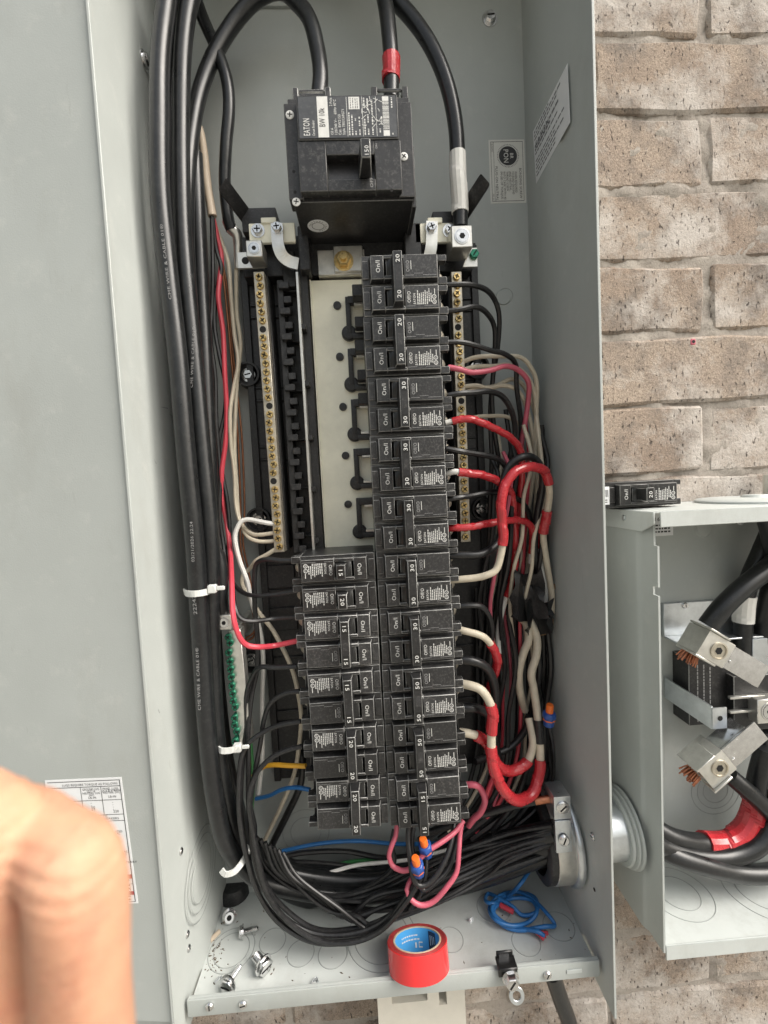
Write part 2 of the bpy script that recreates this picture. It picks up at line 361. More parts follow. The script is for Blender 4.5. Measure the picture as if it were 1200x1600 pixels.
for k in range(10):
    rnd = random.Random(k); mb = MB(); L, H = 246, 70
    nx, nz = 5, 2; j = lambda a: rnd.uniform(-a, a)
    front = [[V((-L/2+L*i/nx+(j(1.2) if 0 < i < nx else j(2.5)), j(1.3), -H/2+H*q/nz+j(2.4))) for i in range(nx+1)] for q in range(nz+1)]
    vs_ = [p for row in front for p in row]; W1 = nx+1
    fs = [(q*W1+i, q*W1+i+1, (q+1)*W1+i+1, (q+1)*W1+i) for q in range(nz) for i in range(nx)]
    ring = [i for i in range(W1)]+[q*W1+nx for q in range(1, nz+1)]+[nz*W1+i for i in range(nx-1, -1, -1)]+[q*W1 for q in range(nz-1, 0, -1)]
    b0 = len(vs_); vs_ += [V((vs_[i].x*1.006, 16, vs_[i].z*1.02)) for i in ring]
    for a in range(len(ring)):
        c = (a+1) % len(ring); fs.append((ring[c], ring[a], b0+a, b0+c))
    o = mb.add(vs_, fs).build('brick_form', 'brick', smooth=True, ang=30)
    bm = bmesh.new(); bm.from_mesh(o.data)
    es = [e for e in bm.edges if len(e.link_faces) == 2 and e.calc_face_angle(0) > 0.8]
    bmesh.ops.bevel(bm, geom=es, offset=0.003, segments=1, affect='EDGES', clamp_overlap=True)
    for f in bm.faces: f.smooth = True
    bm.to_mesh(o.data); bm.free(); variants.append(o.data); bpy.data.objects.remove(o)
spots = []
for r in range(-19, 16):
    zc = 31+77*r+38.5
    off = 381 if r % 2 else 381-127
    for c in range(-8, 7):
        spots.append((off+127+254*c, zc))
spots.sort(key=lambda s_: math.hypot(s_[0]-380, (s_[1]+350)*0.8))
rest = MB()
for i, (x, z) in enumerate(spots):
    if x < -1500 or x > 1900: continue
    rnd = random.Random(i)
    if i < 300:
        o = bpy.data.objects.new('brick', variants[i % 10]); C.objects.link(o); o.parent = wall
        o.location = (V((x+rnd.uniform(-1.5, 1.5), WALL_Y+rnd.uniform(-1.5, 1.5), z+rnd.uniform(-1, 1)))-BASES[wall.name])*S
        o.rotation_euler = (rnd.uniform(-.006, .006), rnd.uniform(-.006, .006), rnd.uniform(-.006, .006))
    else: rest.box(x-121, x+121, WALL_Y+rnd.uniform(-1, 1), 16, z-33, z+33)
tag(rest.build('brick_courses', 'brick', wall, bevel=2), kind='stuff')

# ================================================================== MAIN ENCLOSURE
XL, XR, YF, ZL, ZF, ZT = -183.0, 181.0, -131.0, -628.0, -641.0, 352.0     # walls, front, lip top, floor, top
enc = thing('panel_enclosure', (0, 0, ZF), 'tall open grey steel breaker panel box mounted on the brick wall', 'electrical panel')
T = 1.6
mb = MB().box(XL-T, XR+T, 0, T, ZF-T, ZT)
# pressed mounting seat at the top of the back wall
a, b = P(392, -4, 0), P(462, 14, 0); mb.box(a.x, b.x, -3.5, 0, b.z, a.z)
mb.build('back_panel', 'paint', enc, bevel=0.5)
def side(x, sgn):
    m_ = MB()
    # profile in plan: wall, small outward jog, front band, hem
    prof = [(x, 0), (x, -76), (x+sgn*2.2, -80), (x+sgn*2.2, YF), (x+sgn*(2.2+T+0.6), YF), (x+sgn*(2.2+T+0.6), -79), (x+sgn*T, -75), (x+sgn*T, 0)]
    m_.extrude([(p, q, ZF-22) for p, q in prof], (0, 0, ZT-ZF+22)); return m_
side(XL, -1).build('side_panel', 'paint', enc, bevel=0.35); side(XR, 1).build('side_panel', 'paint', enc, bevel=0.35)
MB().box(XL, XR, YF, 0, ZT, ZT+T).build('top_panel', 'paint', enc)
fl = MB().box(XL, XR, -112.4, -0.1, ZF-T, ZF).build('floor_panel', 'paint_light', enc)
MB().box(XL+1, XR-1, -114, -112.4, ZF-T-0.5, ZL).box(XL+1, XR-1, -112.4, -109.5, ZL-1.4, ZL).build('front_lip', 'paint', enc, bevel=0.5, seg=2)
def knock(name, p, d, rs, parent, m='groove'):
    d = V(d)
    for r in rs:
        m_ = MB().lathe([(r-0.7, 0), (r-.35, .28), (r, .3), (r+.25, 0)], V(p), d, 40, cap=False); m_.build(name, m, parent)
for (u, v, rs) in [(362, 1484, (17, 22)), (426, 1470, (13,)), (470, 1489, (13,)), (520, 1490, (14,)), (596, 1462, (27, 34)), (704, 1468, (12.5,)), (771, 1418, (17,)), (822, 1472, (13.5,)), (873, 1447, (15,))]:
    knock('knockout', P(u, v, z=ZF+0.05), (0, 0, 1), rs, enc)
knock('knockout', P(316, 1362, x=XL+0.05), (1, 0, 0), (24, 31, 38), enc)
knock('knockout', P(478, 1300, y=-0.05), (0, -1, 0), (17, 26), enc)
knock('knockout', P(790, 462, y=-0.05), (0, -1, 0), (8,), enc)
MB().lathe([(8, 0), (7.4, 1.2), (0, 1.3)], P(786, 465, y=0), (0, -1, 0), 20).build('knockout', 'paint', enc)
def screw(name, p, d, r, h, mats, parent, slot=True, hexa=False, washer=0):
    d = V(d).normalized(); p = V(p); m_ = MB(); x, y, _ = frame_of(d)
    a = random.uniform(0, 3); x2 = x*math.cos(a)+y*math.sin(a); y2 = d.cross(x2)
    if washer: m_.lathe([(washer, 0), (washer, 1.0), (washer*0.55, 1.0)], p, d, 18)
    if hexa: m_.hexhead(p+d*(1 if washer else 0), d, r, h)
    else: m_.lathe([(r, 0), (r, h*0.55), (r*0.75, h), (r*0.3, h*1.02), (0, h*1.02)], p+d*(1 if washer else 0), d, 14)
    if slot:
        q = p+d*(h*(1.06 if not hexa else 1.03)+(1 if washer else 0)); L, w = r*0.62, r*0.13
        for (e, f) in ((x2, y2), (y2, x2)) if slot != 1 else ((x2, y2),):
            m_.quad(q-e*L-f*w, q+e*L-f*w, q+e*L+f*w, q-e*L+f*w, 1)
    return m_.build(name, [mats, 'hole'], parent)
for (u, v) in ((282, 1330), (292, 1460), (294, 1482)): screw('band_screw', P(u, v, x=XL-2.2), (1, 0, 0), 3.0, 1.6, 'steel', enc)
for (u, v) in ((380, 1568), (328, 1571), (855, 1522)): screw('lip_screw', P(u, v, y=-114), (0, -1, 0), 3.6, 2.4, 'steel', enc)
a = P(897, 1517, y=-114); MB().box(a.x-7, a.x+7, -114.8, -114, a.z-1.8, a.z+1.8).build('lip_tab', 'paint_light', enc, bevel=0.3)
screw('band_screw', P(927, 1307, x=XR+2.1), (-1, 0, 0), 3.4, 1.8, 'steel', enc)
screw('band_screw', P(929, 1390, x=XR+2.1), (-1, 0, 0), 1.6, 0.6, 'hole', enc, slot=False)
screw('mounting_screw', P(765, 30, y=0), (0, -1, 0), 6, 4, 'steel', enc, washer=8)
screw('mounting_screw', P(225, 95, x=XL), (1, 0, 0), 6, 4, 'steel', enc, washer=8)
# ---- stickers on the enclosure
def sticker(name, corners, parent, m='paper', lift=0.25):
    m_ = MB(); n_ = (V(corners[1])-V(corners[0])).cross(V(corners[3])-V(corners[0])).normalized()
    m_.extrude([V(c)+n_*0.02 for c in corners], n_*lift); return m_.build(name, m, parent)
# bonding-screw sticker on the back wall (turned a quarter: its text reads downwards)
tl, br = P(763, 219, 0), P(822, 317, 0)
st = sticker('bonding_sticker', [(tl.x, -0.02, br.z), (br.x, -0.02, br.z), (br.x, -0.02, tl.z), (tl.x, -0.02, tl.z)], enc, 'paper_silver')
w, h = br.x-tl.x, tl.z-br.z; mb = MB(); yy = -0.42; DN, RT = (0, 0, -1), (1, 0, 0)
def bar(m_, x0, x1, z0, z1, m=0, y=None): m_.quad((x0, yy if y is None else y, z0), (x1, yy if y is None else y, z0), (x1, yy if y is None else y, z1), (x0, yy if y is None else y, z1), m)
for (x0, x1, z0, z1) in ((.05, .95, .03, .038), (.05, .95, .962, .97), (.05, .06, .03, .97), (.94, .95, .03, .97), (.13, .138, .03, .97)):
    bar(mb, tl.x+w*x0, tl.x+w*x1, br.z+h*z0, br.z+h*z1)
cc = V((tl.x+w*0.53, yy, tl.z-h*0.255)); mb.disc(cc, (0, -1, 0), w*0.255, 28)
for k in range(44):
    a = 2*math.pi*k/44; e = V((math.cos(a), 0, math.sin(a))); f = V((-e.z, 0, e.x))
    mb.quad(cc+e*w*.275-f*.25, cc+e*w*.275+f*.25, cc+e*w*.31+f*.25, cc+e*w*.31-f*.25)
mb.text('PON', cc+V((-w*.12, -.05, h*.105)), DN, RT, w*.19, 1, width=h*.21); mb.text('BR', cc+V((w*.06, -.05, h*.045)), DN, RT, w*.13, 1, width=h*.09)
for i, (s_, xx) in enumerate((('BONDING SCREW', .83), ('WHEN REQUIRED', .705), ('TO BOND GROUND', .625), ('AND NEUTRAL,', .545), ('THREAD SCREW', .465), ('INTO CASE WITH 40', .385), ('IN-LBS OF TORQUE.', .305), ('PLUG-ON NEUTRAL', .165))):
    z0 = .45 if i == 0 else (.415 if i == 7 else .50); zl = .48 if i == 0 else (.54 if i == 7 else .44*len(s_)/17)
    mb.text(s_, (tl.x+w*xx, yy, tl.z-h*z0), DN, RT, w*(.095 if i in (0, 7) else .085), 0, width=h*zl)
mb.text('BR-NEUTRAL', (tl.x+w*.075, yy, tl.z-h*.06), DN, RT, w*.05, 0, width=h*.13); mb.text('REV. 01', (tl.x+w*.075, yy, tl.z-h*.85), DN, RT, w*.05, 0, width=h*.09)
mb.build('lettering', ['ink', 'paper_silver'], st)
# service label on the right wall
def wallpt(u, v): return P(u, v, x=XR-0.05)
cs = [wallpt(838, 287), wallpt(891, 191), wallpt(887, 99), wallpt(833, 206)]
cs2 = [cs[0], cs[3], cs[2], cs[1]]
m_ = MB(); m_.extrude([c+V((-.02, 0, 0)) for c in cs], (-.25, 0, 0)); st = m_.build('warning_sticker', 'paper', enc)
ex, ey = (cs[1]-cs[0]), (cs[3]-cs[0])
mb = MB()
rnd = random.Random(3)
for i in range(13):
    t = .92-i*.068
    if i in (3, 7): continue
    a0 = .04; ln = rnd.uniform(.45, .9) if i not in (0, 5) else .5
    x_ = a0
    while x_ < ln:
        wd = rnd.uniform(.03, .09); q = cs[0]+ex*x_+ey*(t-.012)+V((-.45, 0, 0)); hgt = .03 if i not in (4, 5) else .045
        mb.quad(q, q+ex*wd, q+ex*wd+ey*hgt, q+ey*hgt); x_ += wd+.018
mb.text('EATON', cs[0]+ex*.06+ey*.60+V((-.5, 0, 0)), ex, ey, 9, 0)
mb.build('lettering', 'ink_grey', st)
# ---- door, swung fully open beside the box
door = MB().box(-610, XL-5.2, -128, -126.4, ZL-1, ZT)
door.box(-610, XL-5.2, -126.4, -112, ZL-1, ZL+.6).box(XL-6.8, XL-5.2, -126.4, -112, ZL+.6, ZT).box(-610, XL-5.2, -121, -119.4, ZL-19, ZL-1.1)
DA = math.radians(7.0); HGX, HGY = XL-5.2, -128.0                     # swung a little past flat, towards the wall
dn_ = V((-math.sin(DA), -math.cos(DA), 0))
def swing(p): q = V(p)-V((HGX, HGY, 0)); return V((HGX+q.x*math.cos(DA)+q.y*math.sin(DA), HGY-q.x*math.sin(DA)+q.y*math.cos(DA), q.z))
door.v = [swing(p) for p in door.v]
def PD(u, v):
    d = FWD + RGT*((u-600)/FPX) + UPV*((800-v)/FPX); c = Vector(CAM); o_ = V((HGX, HGY, 0))+dn_*.1
    return c + d*((o_-c).dot(dn_)/d.dot(dn_))
door = door.build('door', 'paint', enc, bevel=0.5)
tr = PD(190, 1214); brr = PD(216, 1411); dvec = brr-tr; dn = dvec.normalized(); lf = dn.cross(dn_).normalized(); lf = lf if lf.x < 0 else -lf
lw = 66
st = sticker('torque_sticker', [brr+lf*lw, brr, tr, tr+lf*lw], door)
mb = MB(); RTv, UPl = -lf, -dn
def LP(a, b): return tr+lf*(lw*(1-a))+dvec*b+dn_*.4     # a: 0 left..1 right, b: 0 top..1 bottom
def lbar(a0, a1, b0, b1, m=0): mb.quad(LP(a0, b1), LP(a1, b1), LP(a1, b0), LP(a0, b0), m)
for (a0, a1, b0, b1) in ((.03, .97, .016, .021), (.03, .97, .062, .067), (.03, .97, .17, .174), (.03, .97, .285, .289), (.03, .97, .335, .339), (.965, .975, .016, .985), (.715, .722, .067, .285), (.45, .457, .067, .285), (.03, .97, .982, .986), (.03, .97, .84, .843)):
    lbar(a0, a1, b0, b1)
lbar(.03, .97, .765, .80, 1); lbar(.03, .97, .90, .93, 1)
def lt(s_, a, b, wd, sz, m=0): mb.text(s_, LP(a, b), RTv, UPl, sz, m, width=wd*lw)
lt('LUGS REQUIRE TORQUE AS FOLLOWS', .22, .054, .72, 2.7); lt('GROUND LUG', .475, .092, .22, 2.6); lt('(G1) &', .53, .107, .11, 2.4); lt('NEUTRAL LUG', .47, .122, .23, 2.4); lt('(N1)', .55, .137, .07, 2.2); lt('LB-IN', .54, .158, .1, 2.6)
lt('PANEL LUGS', .74, .092, .2, 2.6); lt('(A & B) & MAIN', .73, .107, .23, 2.4); lt('NEUTRAL (N1)', .735, .122, .22, 2.4); lt('LB-IN', .80, .155, .1, 2.6)
for i, s_ in enumerate(('-', '-', '50', '65', '-')): lt(s_, .56, .20+i*.018, .012 if s_ == '-' else .05, 3)
for i, s_ in enumerate(('-', '-', '-', '-', '220')): lt(s_, .84, .20+i*.018, .012 if s_ == '-' else .07, 3)
lt('MAIN OR LUGS TO', .42, .306, .33, 2.6); lt('CIRCUIT BREAKERS', .48, .326, .42, 2.6); lt('WIRING DIAGRAM', .35, .365, .35, 2.8); lt('INSULATED', .72, .43, .2, 2.5); lt('NEUTRAL', .72, .447, .17, 2.5)
for i, s_ in enumerate(('BOND', 'NEUTRAL', 'GROUND', 'PLUGS', 'WHEN', 'NECESSARY')): lt(s_, .74+.01*i, .57+i*.021, .03*len(s_), 2.5)
lt('N1', .68, .50, .05, 3); lbar(.745, .752, .505, .555)
lt('DANGER', .64, .795, .14, 3.4, 2)
def ldash(b, a0, a1, hgt=.011, m=0):            # lines too small to read in the photograph
    r_ = random.Random(int(b*1000)); x_ = a0
    while x_ < a1:
        w_ = r_.uniform(.03, .08); lbar(x_, min(a1, x_+w_), b-hgt, b, m); x_ += w_+.015
for b_, a0 in ((.815, .68), (.828, .74), (.858, .70), (.872, .72), (.884, .70), (.895, .8), (.945, .70), (.972, .72)): ldash(b_, a0, .93)
ldash(.922, .70, .93, .012, 2)
mb.build('lettering', ['ink', 'ink_red', 'paper'], st)

# ================================================================== PANEL INTERIOR (chassis with bars)
NY = -50.0                                   # front of the neutral bars
inn = thing('panel_interior', (0, -2, -500), 'black plastic bus chassis with brass-screwed neutral bars inside the panel', 'bus chassis')
mb = MB().box(-119, 121, -12, -3, -505, 48)
mb.box(-119, -112, -16, -12, -505, 44).box(114, 121, -16, -12, -505, 44)
for z in (20, -8, -20, -90, -103, -150, -163, -225, -238, -300, -360, -372, -430, -442):
    mb.box(-112, -78, -14, -12, z-1.3, z+1.3).box(80, 114, -14, -12, z-1.3, z+1.3)
for z in (-285, -330): mb.box(-112, -84, -15, -12, z-12, z+12)
mb.build('base_tray', 'black', inn, bevel=0.6)
for (u, v) in ((385, 583), (402, 812), (748, 572), (757, 795), (390, 1035)):
    p = P(u, v, y=-20); m_ = MB().lathe([(13, 0), (12.2, 14), (10.2, 14), (9.6, 8), (0, 8)], (p.x, -4, p.z), (0, -1, 0), 24)
    if u < 600: m_.box(p.x, -112, -10, -4, p.z-9, p.z+9)
    else: m_.box(114, p.x, -10, -4, p.z-9, p.z+9)
    o = m_.build('mounting_boss', 'black', inn); screw('mounting_screw', (p.x, -12, p.z), (0, -1, 0), 5.0, 3.4, 'steel', o, hexa=True, slot=1, washer=7)
# cream insulating plate under the breakers
BX0 = -49.5
mb = MB().box(BX0, 44, -26, -21, -500, 9)
mb.box(BX0, BX0+1.4, -28.5, -26, -500, 9)
mb.build('bus_plate', 'cream_plate', inn, bevel=0.8, seg=2)
mb = MB().box(-40, 6, -33, -22, 10.5, 34).box(-24, 4, -36, -33, 12, 36)
o = mb.build('bus_tab', 'tin', inn, bevel=0.6)
p = P(537, 408, y=-36); screw('bus_bolt', p, (0, -1, 0), 7.0, 6, 'brass', o, hexa=True, slot=0, washer=9.5)
MB().cyl(p+V((0, -7, 0)), p+V((0, -11, 0)), 3.4).build('bolt_stud', 'brass', o)
for k, (u, v) in enumerate(((527, 478), (531, 558), (536, 636), (540, 712), (544, 788))):
    p = P(u, v, y=-26); MB().lathe([(4.0, 0), (3.8, 2.2), (0, 2.6)], p, (0, -1, 0), 14).build('plate_rivet', 'black', inn, smooth=True)
    # stab insulator: black hook with a round foot, tin stab blade inside
    q = p+V((11.5, 0, -13)); x0 = q.x
    m_ = MB().box(x0-3.4, x0+1.6, -33, -26, q.z-16, q.z+19).box(x0-1, 44, -34, -26, q.z+12, q.z+19).box(x0+2, 44, -33, -26, q.z-21, q.z-16)
    m_.lathe([(7.4, 0), (7.4, 5), (6.2, 6.5), (0, 6.5)], (x0-1.2, -26, q.z-15), (0, -1, 0), 20)
    o = m_.build('stab_insulator', 'black', inn, bevel=0.8, seg=2)
    MB().box(x0+5, 42, -35.5, -26, q.z+9.6, q.z+12).box(x0+5, 42, -34, -26, q.z-15.6, q.z-12.8).build('stab', 'tin', o, bevel=0.4)
    if k < 3: MB().box(x0+4, 42, -50+4*k, -34, q.z+12.2, q.z+23).build('stab_shield', 'black', o, bevel=0.8)
    if k < 2: MB().box(x0+5, 42, -46, -26, q.z-15, q.z-5).build('stab_shield', 'black', o, bevel=0.8)
# left mounting rail with its row of hooks, and the thin plug-on neutral rail
mb = MB().box(-80, -74, -36, -12, -258, 6).box(-58.8, -50.4, -34, -12, -500, 20).box(-74, -59, -19, -12, -500, 12)
for k in range(22):
    z = -2-k*12.0
    mb.box(-74, -66.5, -40, -30, z-3.2, z+3.2) if k % 2 else mb.box(-78, -68, -41, -34, z-2.0, z+4.2)
    if k % 4 == 0: mb.box(-80, -62, -30, -12, z-0.8, z+0.8)
mb.build('breaker_rail', 'black', inn, bevel=0.5)
mb = MB(); mb.box(-60.2, -57.6, -47, -36, -258, 8)
mb.build('neutral_rail', 'tin', inn, bevel=0.3)
for z in (-42, -95, -146, -196, -246): MB().box(-58.2, -53.6, -46, -34, z-2.6, z+2.6).build('rail_clip', 'black', inn, bevel=0.5)
# neutral bars with screws
scr = {}
def screw_mesh(key, m):
    m_ = MB().lathe([(3.3, 0), (3.3, 1.6), (2.9, 2.3), (1.9, 2.3), (1.7, 1.5), (0, 1.5)], (0, 0, 0), (0, -1, 0), 12)
    for a in (0, math.pi/2):
        e = V((math.cos(a), 0, math.sin(a))); f = V((-e.z, 0, e.x)); q = V((0, -2.4, 0))
        m_.quad(q-e*2.5-f*.42, q+e*2.5-f*.42, q+e*2.5+f*.42, q-e*2.5+f*.42, 1)
    o = m_.build('screw', [m, 'hole']); me = o.data; bpy.data.objects.remove(o); scr[key] = me
screw_mesh('brass', 'brass'); screw_mesh('green', 'green_screw')
def put_screw(key, p, parent):
    o = bpy.data.objects.new('screw', scr[key]); C.objects.link(o); o.parent = parent
    q = parent
    while q.name not in BASES: q = q.parent
    o.location = (V(p)-BASES[q.name])*S
    o.rotation_euler = (random.uniform(-.12, .12), random.uniform(0, 3.1), random.uniform(-.12, .12))
def nbar(xa, xb, za, zb, pat):
    """bar from (xa,za) down to (xb,zb); pat: s = screw, h = bare hole"""
    ln = V((xb-xa, 0, zb-za)); ax = ln.normalized(); sx = V((-ax.z, 0, ax.x)); sx = sx if sx.x > 0 else -sx
    m_ = MB(); A, B = V((xa, 0, za)), V((xb, 0, zb))
    m_.hexa([A-sx*5+V((0, NY, 0)), A+sx*5+V((0, NY, 0)), A+sx*5+V((0, NY+10, 0)), A-sx*5+V((0, NY+10, 0))], [B-sx*5+V((0, NY, 0)), B+sx*5+V((0, NY, 0)), B+sx*5+V((0, NY+10, 0)), B-sx*5+V((0, NY+10, 0))])
    m_.hexa([A-sx*6.6+V((0, NY+10.2, 0)), A+sx*6.6+V((0, NY+10.2, 0)), A+sx*6.6+V((0, -12, 0)), A-sx*6.6+V((0, -12, 0))], [B-sx*6.6+V((0, NY+10.2, 0)), B+sx*6.6+V((0, NY+10.2, 0)), B+sx*6.6+V((0, -12, 0)), B-sx*6.6+V((0, -12, 0))], 1)
    o = m_.build('neutral_bar', ['bar_tin', 'black'], inn, bevel=0.5)
    n_ = len(pat); hm = MB()
    for i, c in enumerate(pat):
        p = A+ln*((i+.7)/(n_+.4))+V((0, NY, 0))+sx*random.uniform(-.7, .7)
        if c == 's': put_screw('brass', p, o)
        else: hm.disc(p+V((0, -.06, 0)), (0, -1, 0), 3.1, 14)
    hm.build('bar_hole', 'hole', o); return o
pt = 'ssssss'+'h'+'ssssssss'+'h'+'ssssssss'+'h'+'ssssssss'
a, b = P(404, 424, y=NY), P(437, 863, y=NY); nbL = nbar(a.x, b.x, a.z, b.z, pt)
a, b = P(713, 424, y=NY), P(728, 847, y=NY); nbR = nbar(a.x, b.x, a.z, b.z, pt)
def lug(name, c, s_, d0, d1, parent, m='tin', scr_r=None):
    m_ = MB().box(c.x-s_, c.x+s_, d0, d1, c.z-s_, c.z+s_).build(name, m, parent, bevel=0.7)
    r = scr_r or s_*0.62
    MB().lathe([(r*1.18, 0), (r*1.18, .5), (r, .6), (r*.98, .1)], (c.x, d0-.1, c.z), (0, -1, 0), 22, cap=False).lathe([(r*.95, 0), (r*.95, .9), (r*.5, .9)], (c.x, d0, c.z), (0, -1, 0), 22).build('lug_screw', 'steel', parent)
    MB().disc((c.x, d0-1.05, c.z), (0, -1, 0), r*.46, 6).build('hex_socket', 'hole', parent)
    return m_
lug('neutral_lug', P(397, 388, y=-64), 7.2, -64, -42, nbL); lug('neutral_lug', P(722, 369, y=-66), 9.6, -66, -40, nbR)
# bonding tabs beside the lugs
c = P(391, 407, y=-44); MB().extrude([(c.x-12, -44, c.z-7), (c.x+13, -44, c.z-7), (c.x+8, -44, c.z+8), (c.x-12, -44, c.z+8)], (0, 3, 0)).build('bonding_tab', 'tin', nbL, bevel=0.4)
MB().disc((c.x-4.5, -44.1, c.z), (0, -1, 0), 3.4, 16).build('bar_hole', 'hole', nbL)
c = P(735, 402, y=-44); MB().extrude([(c.x-8, -44, c.z-9), (c.x+7, -44, c.z-9), (c.x+7, -44, c.z+9), (c.x-1, -44, c.z+9)], (0, 3, 0)).build('bonding_tab', 'tin', nbR, bevel=0.4)
screw('bonding_screw', (c.x+3.4, -44, c.z+2), (0, -1, 0), 4.6, 4, 'green_screw', nbR, hexa=True, slot=1)
# cross straps at the top with screws, curved jumpers to the rails, black arms
for sg, (u0, u1), (sa_, sb_) in ((-1, (388, 462), (403, 433)), (1, (648, 708), (702, 674))):
    a, b = P(u0, 349, y=-46), P(u1, 378, y=-46)
    m_ = MB().box(a.x, b.x, -46, -42, b.z, a.z).box(a.x+12, a.x+26, -48, -46, a.z-1, a.z+4)
    o = m_.build('cross_strap', 'cream_plate', inn, bevel=0.6)
    screw('strap_screw', P(sa_, 361, y=-46), (0, -1, 0), 4.6, 3.4, 'steel', o, hexa=True, slot=2, washer=6.4)
    q = P(sb_, 357, y=-49)
    if sg < 0: path = [P(432, 348, y=-49), P(433, 368, y=-50), P(435, 385, y=-51), P(441, 399, y=-50), P(452, 408, y=-48), P(466, 412, y=-47)]
    else: path = [P(675, 345, y=-49), P(675, 365, y=-50), P(674, 385, y=-50), P(671, 400, y=-49)]
    pts = crom(path, 2); m2 = MB(); L_, R_ = [], []
    for i, p in enumerate(pts):
        t = (pts[min(i+1, len(pts)-1)]-pts[max(i-1, 0)]).normalized(); nn = V((-t.z, 0, t.x)).normalized()
        L_.append(p-nn*5.4); R_.append(p+nn*5.4)
    for i in range(len(pts)-1):
        m2.hexa([L_[i], R_[i], R_[i]+V((0, 2.4, 0)), L_[i]+V((0, 2.4, 0))], [L_[i+1], R_[i+1], R_[i+1]+V((0, 2.4, 0)), L_[i+1]+V((0, 2.4, 0))])
    j_ = m2.build('jumper_strap', 'tin', inn); screw('strap_screw', q, (0, -1, 0), 4.4, 3.6, 'steel', j_, hexa=True, slot=2, washer=5.6)
    # slanted black insulating arm, reaching up and out
    if sg < 0: A, B, E = P(347, 286, y=-72), P(384, 336, y=-40), P(425, 337, y=-40)
    else: A, B, E = P(759, 278, y=-74), P(719, 340, y=-40), P(682, 341, y=-40)
    ar = MB(); ax = (B-A).normalized(); nn = V((ax.z, 0, -ax.x)).normalized()
    ar.hexa([A-nn*6.5, A+nn*6.5, A+nn*6.5+V((0, 6, 0)), A-nn*6.5+V((0, 6, 0))], [B-nn*7, B+nn*7, B+nn*7+V((0, 6, 0)), B-nn*7+V((0, 6, 0))])
    ar.box(min(B.x, E.x)-4, max(B.x, E.x)+4, -41, -12, B.z-16, B.z+6)
    ar.build('insulating_arm', 'black', inn, bevel=2.2, seg=2)
MB().box(-112, 112, -30, -12, 12, 50).box(-56, -46, -46, -12, 10, 50).box(44, 60, -46, -12, 10, 50).box(-74, -62, -34, -12, 0, 34).build('head_block', 'black', inn, bevel=0.8)

# ================================================================== GROUND BAR with green screws
GY = -70; a, b = P(360, 985, y=GY), P(378, 1165, y=GY)
gb = thing('ground_bar', (a.x, -2, b.z), 'tin grounding bar with green screws beside the cable bundle', 'ground bar')
ax = (b-a).normalized(); sx = V((-ax.z, 0, ax.x)); sx = sx if sx.x > 0 else -sx
MB().hexa([a-sx*2+V((0, 0, 0)), a+sx*9, a+sx*9+V((0, 12, 0)), a-sx*2+V((0, 12, 0))], [b-sx*2, b+sx*9, b+sx*9+V((0, 12, 0)), b-sx*2+V((0, 12, 0))]).hexa([a-sx*2+V((0, 12, 0)), a+sx*5+V((0, 12, 0)), a+sx*5+V((0, 68, 0)), a-sx*2+V((0, 68, 0))], [a+ax*14-sx*2+V((0, 12, 0)), a+ax*14+sx*5+V((0, 12, 0)), a+ax*14+sx*5+V((0, 68, 0)), a+ax*14-sx*2+V((0, 68, 0))]).build('bar', 'tin', gb, bevel=0.5)
for (u, v) in ((357, 995), (360, 1004), (358, 1019), (360, 1033), (361, 1045), (362, 1057), (363, 1071), (364, 1083), (365, 1095), (368, 1104), (367, 1121), (367, 1132), (370, 1142), (368, 1157)):
    p = P(u, v, y=GY-2); m_ = MB().cyl(p+V((0, 6, 0)), p, 2.7, n=10); m_.build('screw_shank', 'green_screw', gb); put_screw('green', p, gb)
lug('ground_lug', P(350, 973, y=GY-10), 6.8, GY-10, GY+14, gb)

# ================================================================== MAIN BREAKER
mbk = thing('main_breaker', (-3, -14, 40), 'large black 150 amp two pole main breaker below the arched cables', 'breaker')
MX0, MX1, MZ0, MZ1 = -55.5, 48.5, 41.0, 117.0
mb = MB().box(MX0+3, MX1-1, -94, -30, MZ0, MZ1+6)                                   # case
mb.box(MX0, MX0+12, -97, -80, MZ0+1, MZ1).box(MX1-13, MX1, -97, -80, MZ0+1, MZ1)      # flanges with screws
mb.box(MX1-2, MX1+2, -88, -40, MZ0-2, MZ1-28)
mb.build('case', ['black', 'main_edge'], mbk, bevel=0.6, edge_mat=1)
# raised front: upper label deck, lower deck with a real toggle window
fx0, fx1, zm = MX0+11, MX1-12, 83.0
mb = MB().box(fx0, fx1, -104, -94, zm, MZ1)                                          # label deck
wz0, wz1, wx0, wx1 = 53, 72, -23, -0.5
mb.box(fx0-1, wx0, -103, -94, MZ0+3, zm).box(16, fx1+1, -103, -94, MZ0+3, zm).box(wx0, 16, -103, -94, wz1, zm).box(wx0, 16, -103, -94, MZ0+3, wz0)
mb.build('front_cover', ['main_face', 'main_edge'], mbk, bevel=0.6, edge_mat=1)
# toggle: curved rocker + handle
mb = MB().extrude([(wx0+.3, -94, wz0+.3), (wx0+.3, -94, wz1-.3), (wx0+.3, -95.5, wz1-5), (wx0+.3, -99.5, wz0+.5)], (15.8-wx0, 0, 0))
mb.hexa([(2.5, -101, wz0+1), (13, -101, wz0+1), (13, -101, wz1-1), (2.5, -101, wz1-1)], [(4.5, -123, wz0+2.5), (12, -123, wz0+2.5), (12, -123, wz1-2), (4.5, -123, wz1-2)])
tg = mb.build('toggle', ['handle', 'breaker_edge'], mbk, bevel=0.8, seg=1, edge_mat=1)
MB().text('150', (10.4, -123.1, wz0+3.4), (0, 0, 1), (-1, 0, 0), 4.6, width=7.8).build('rating_lettering', 'print_white', tg)
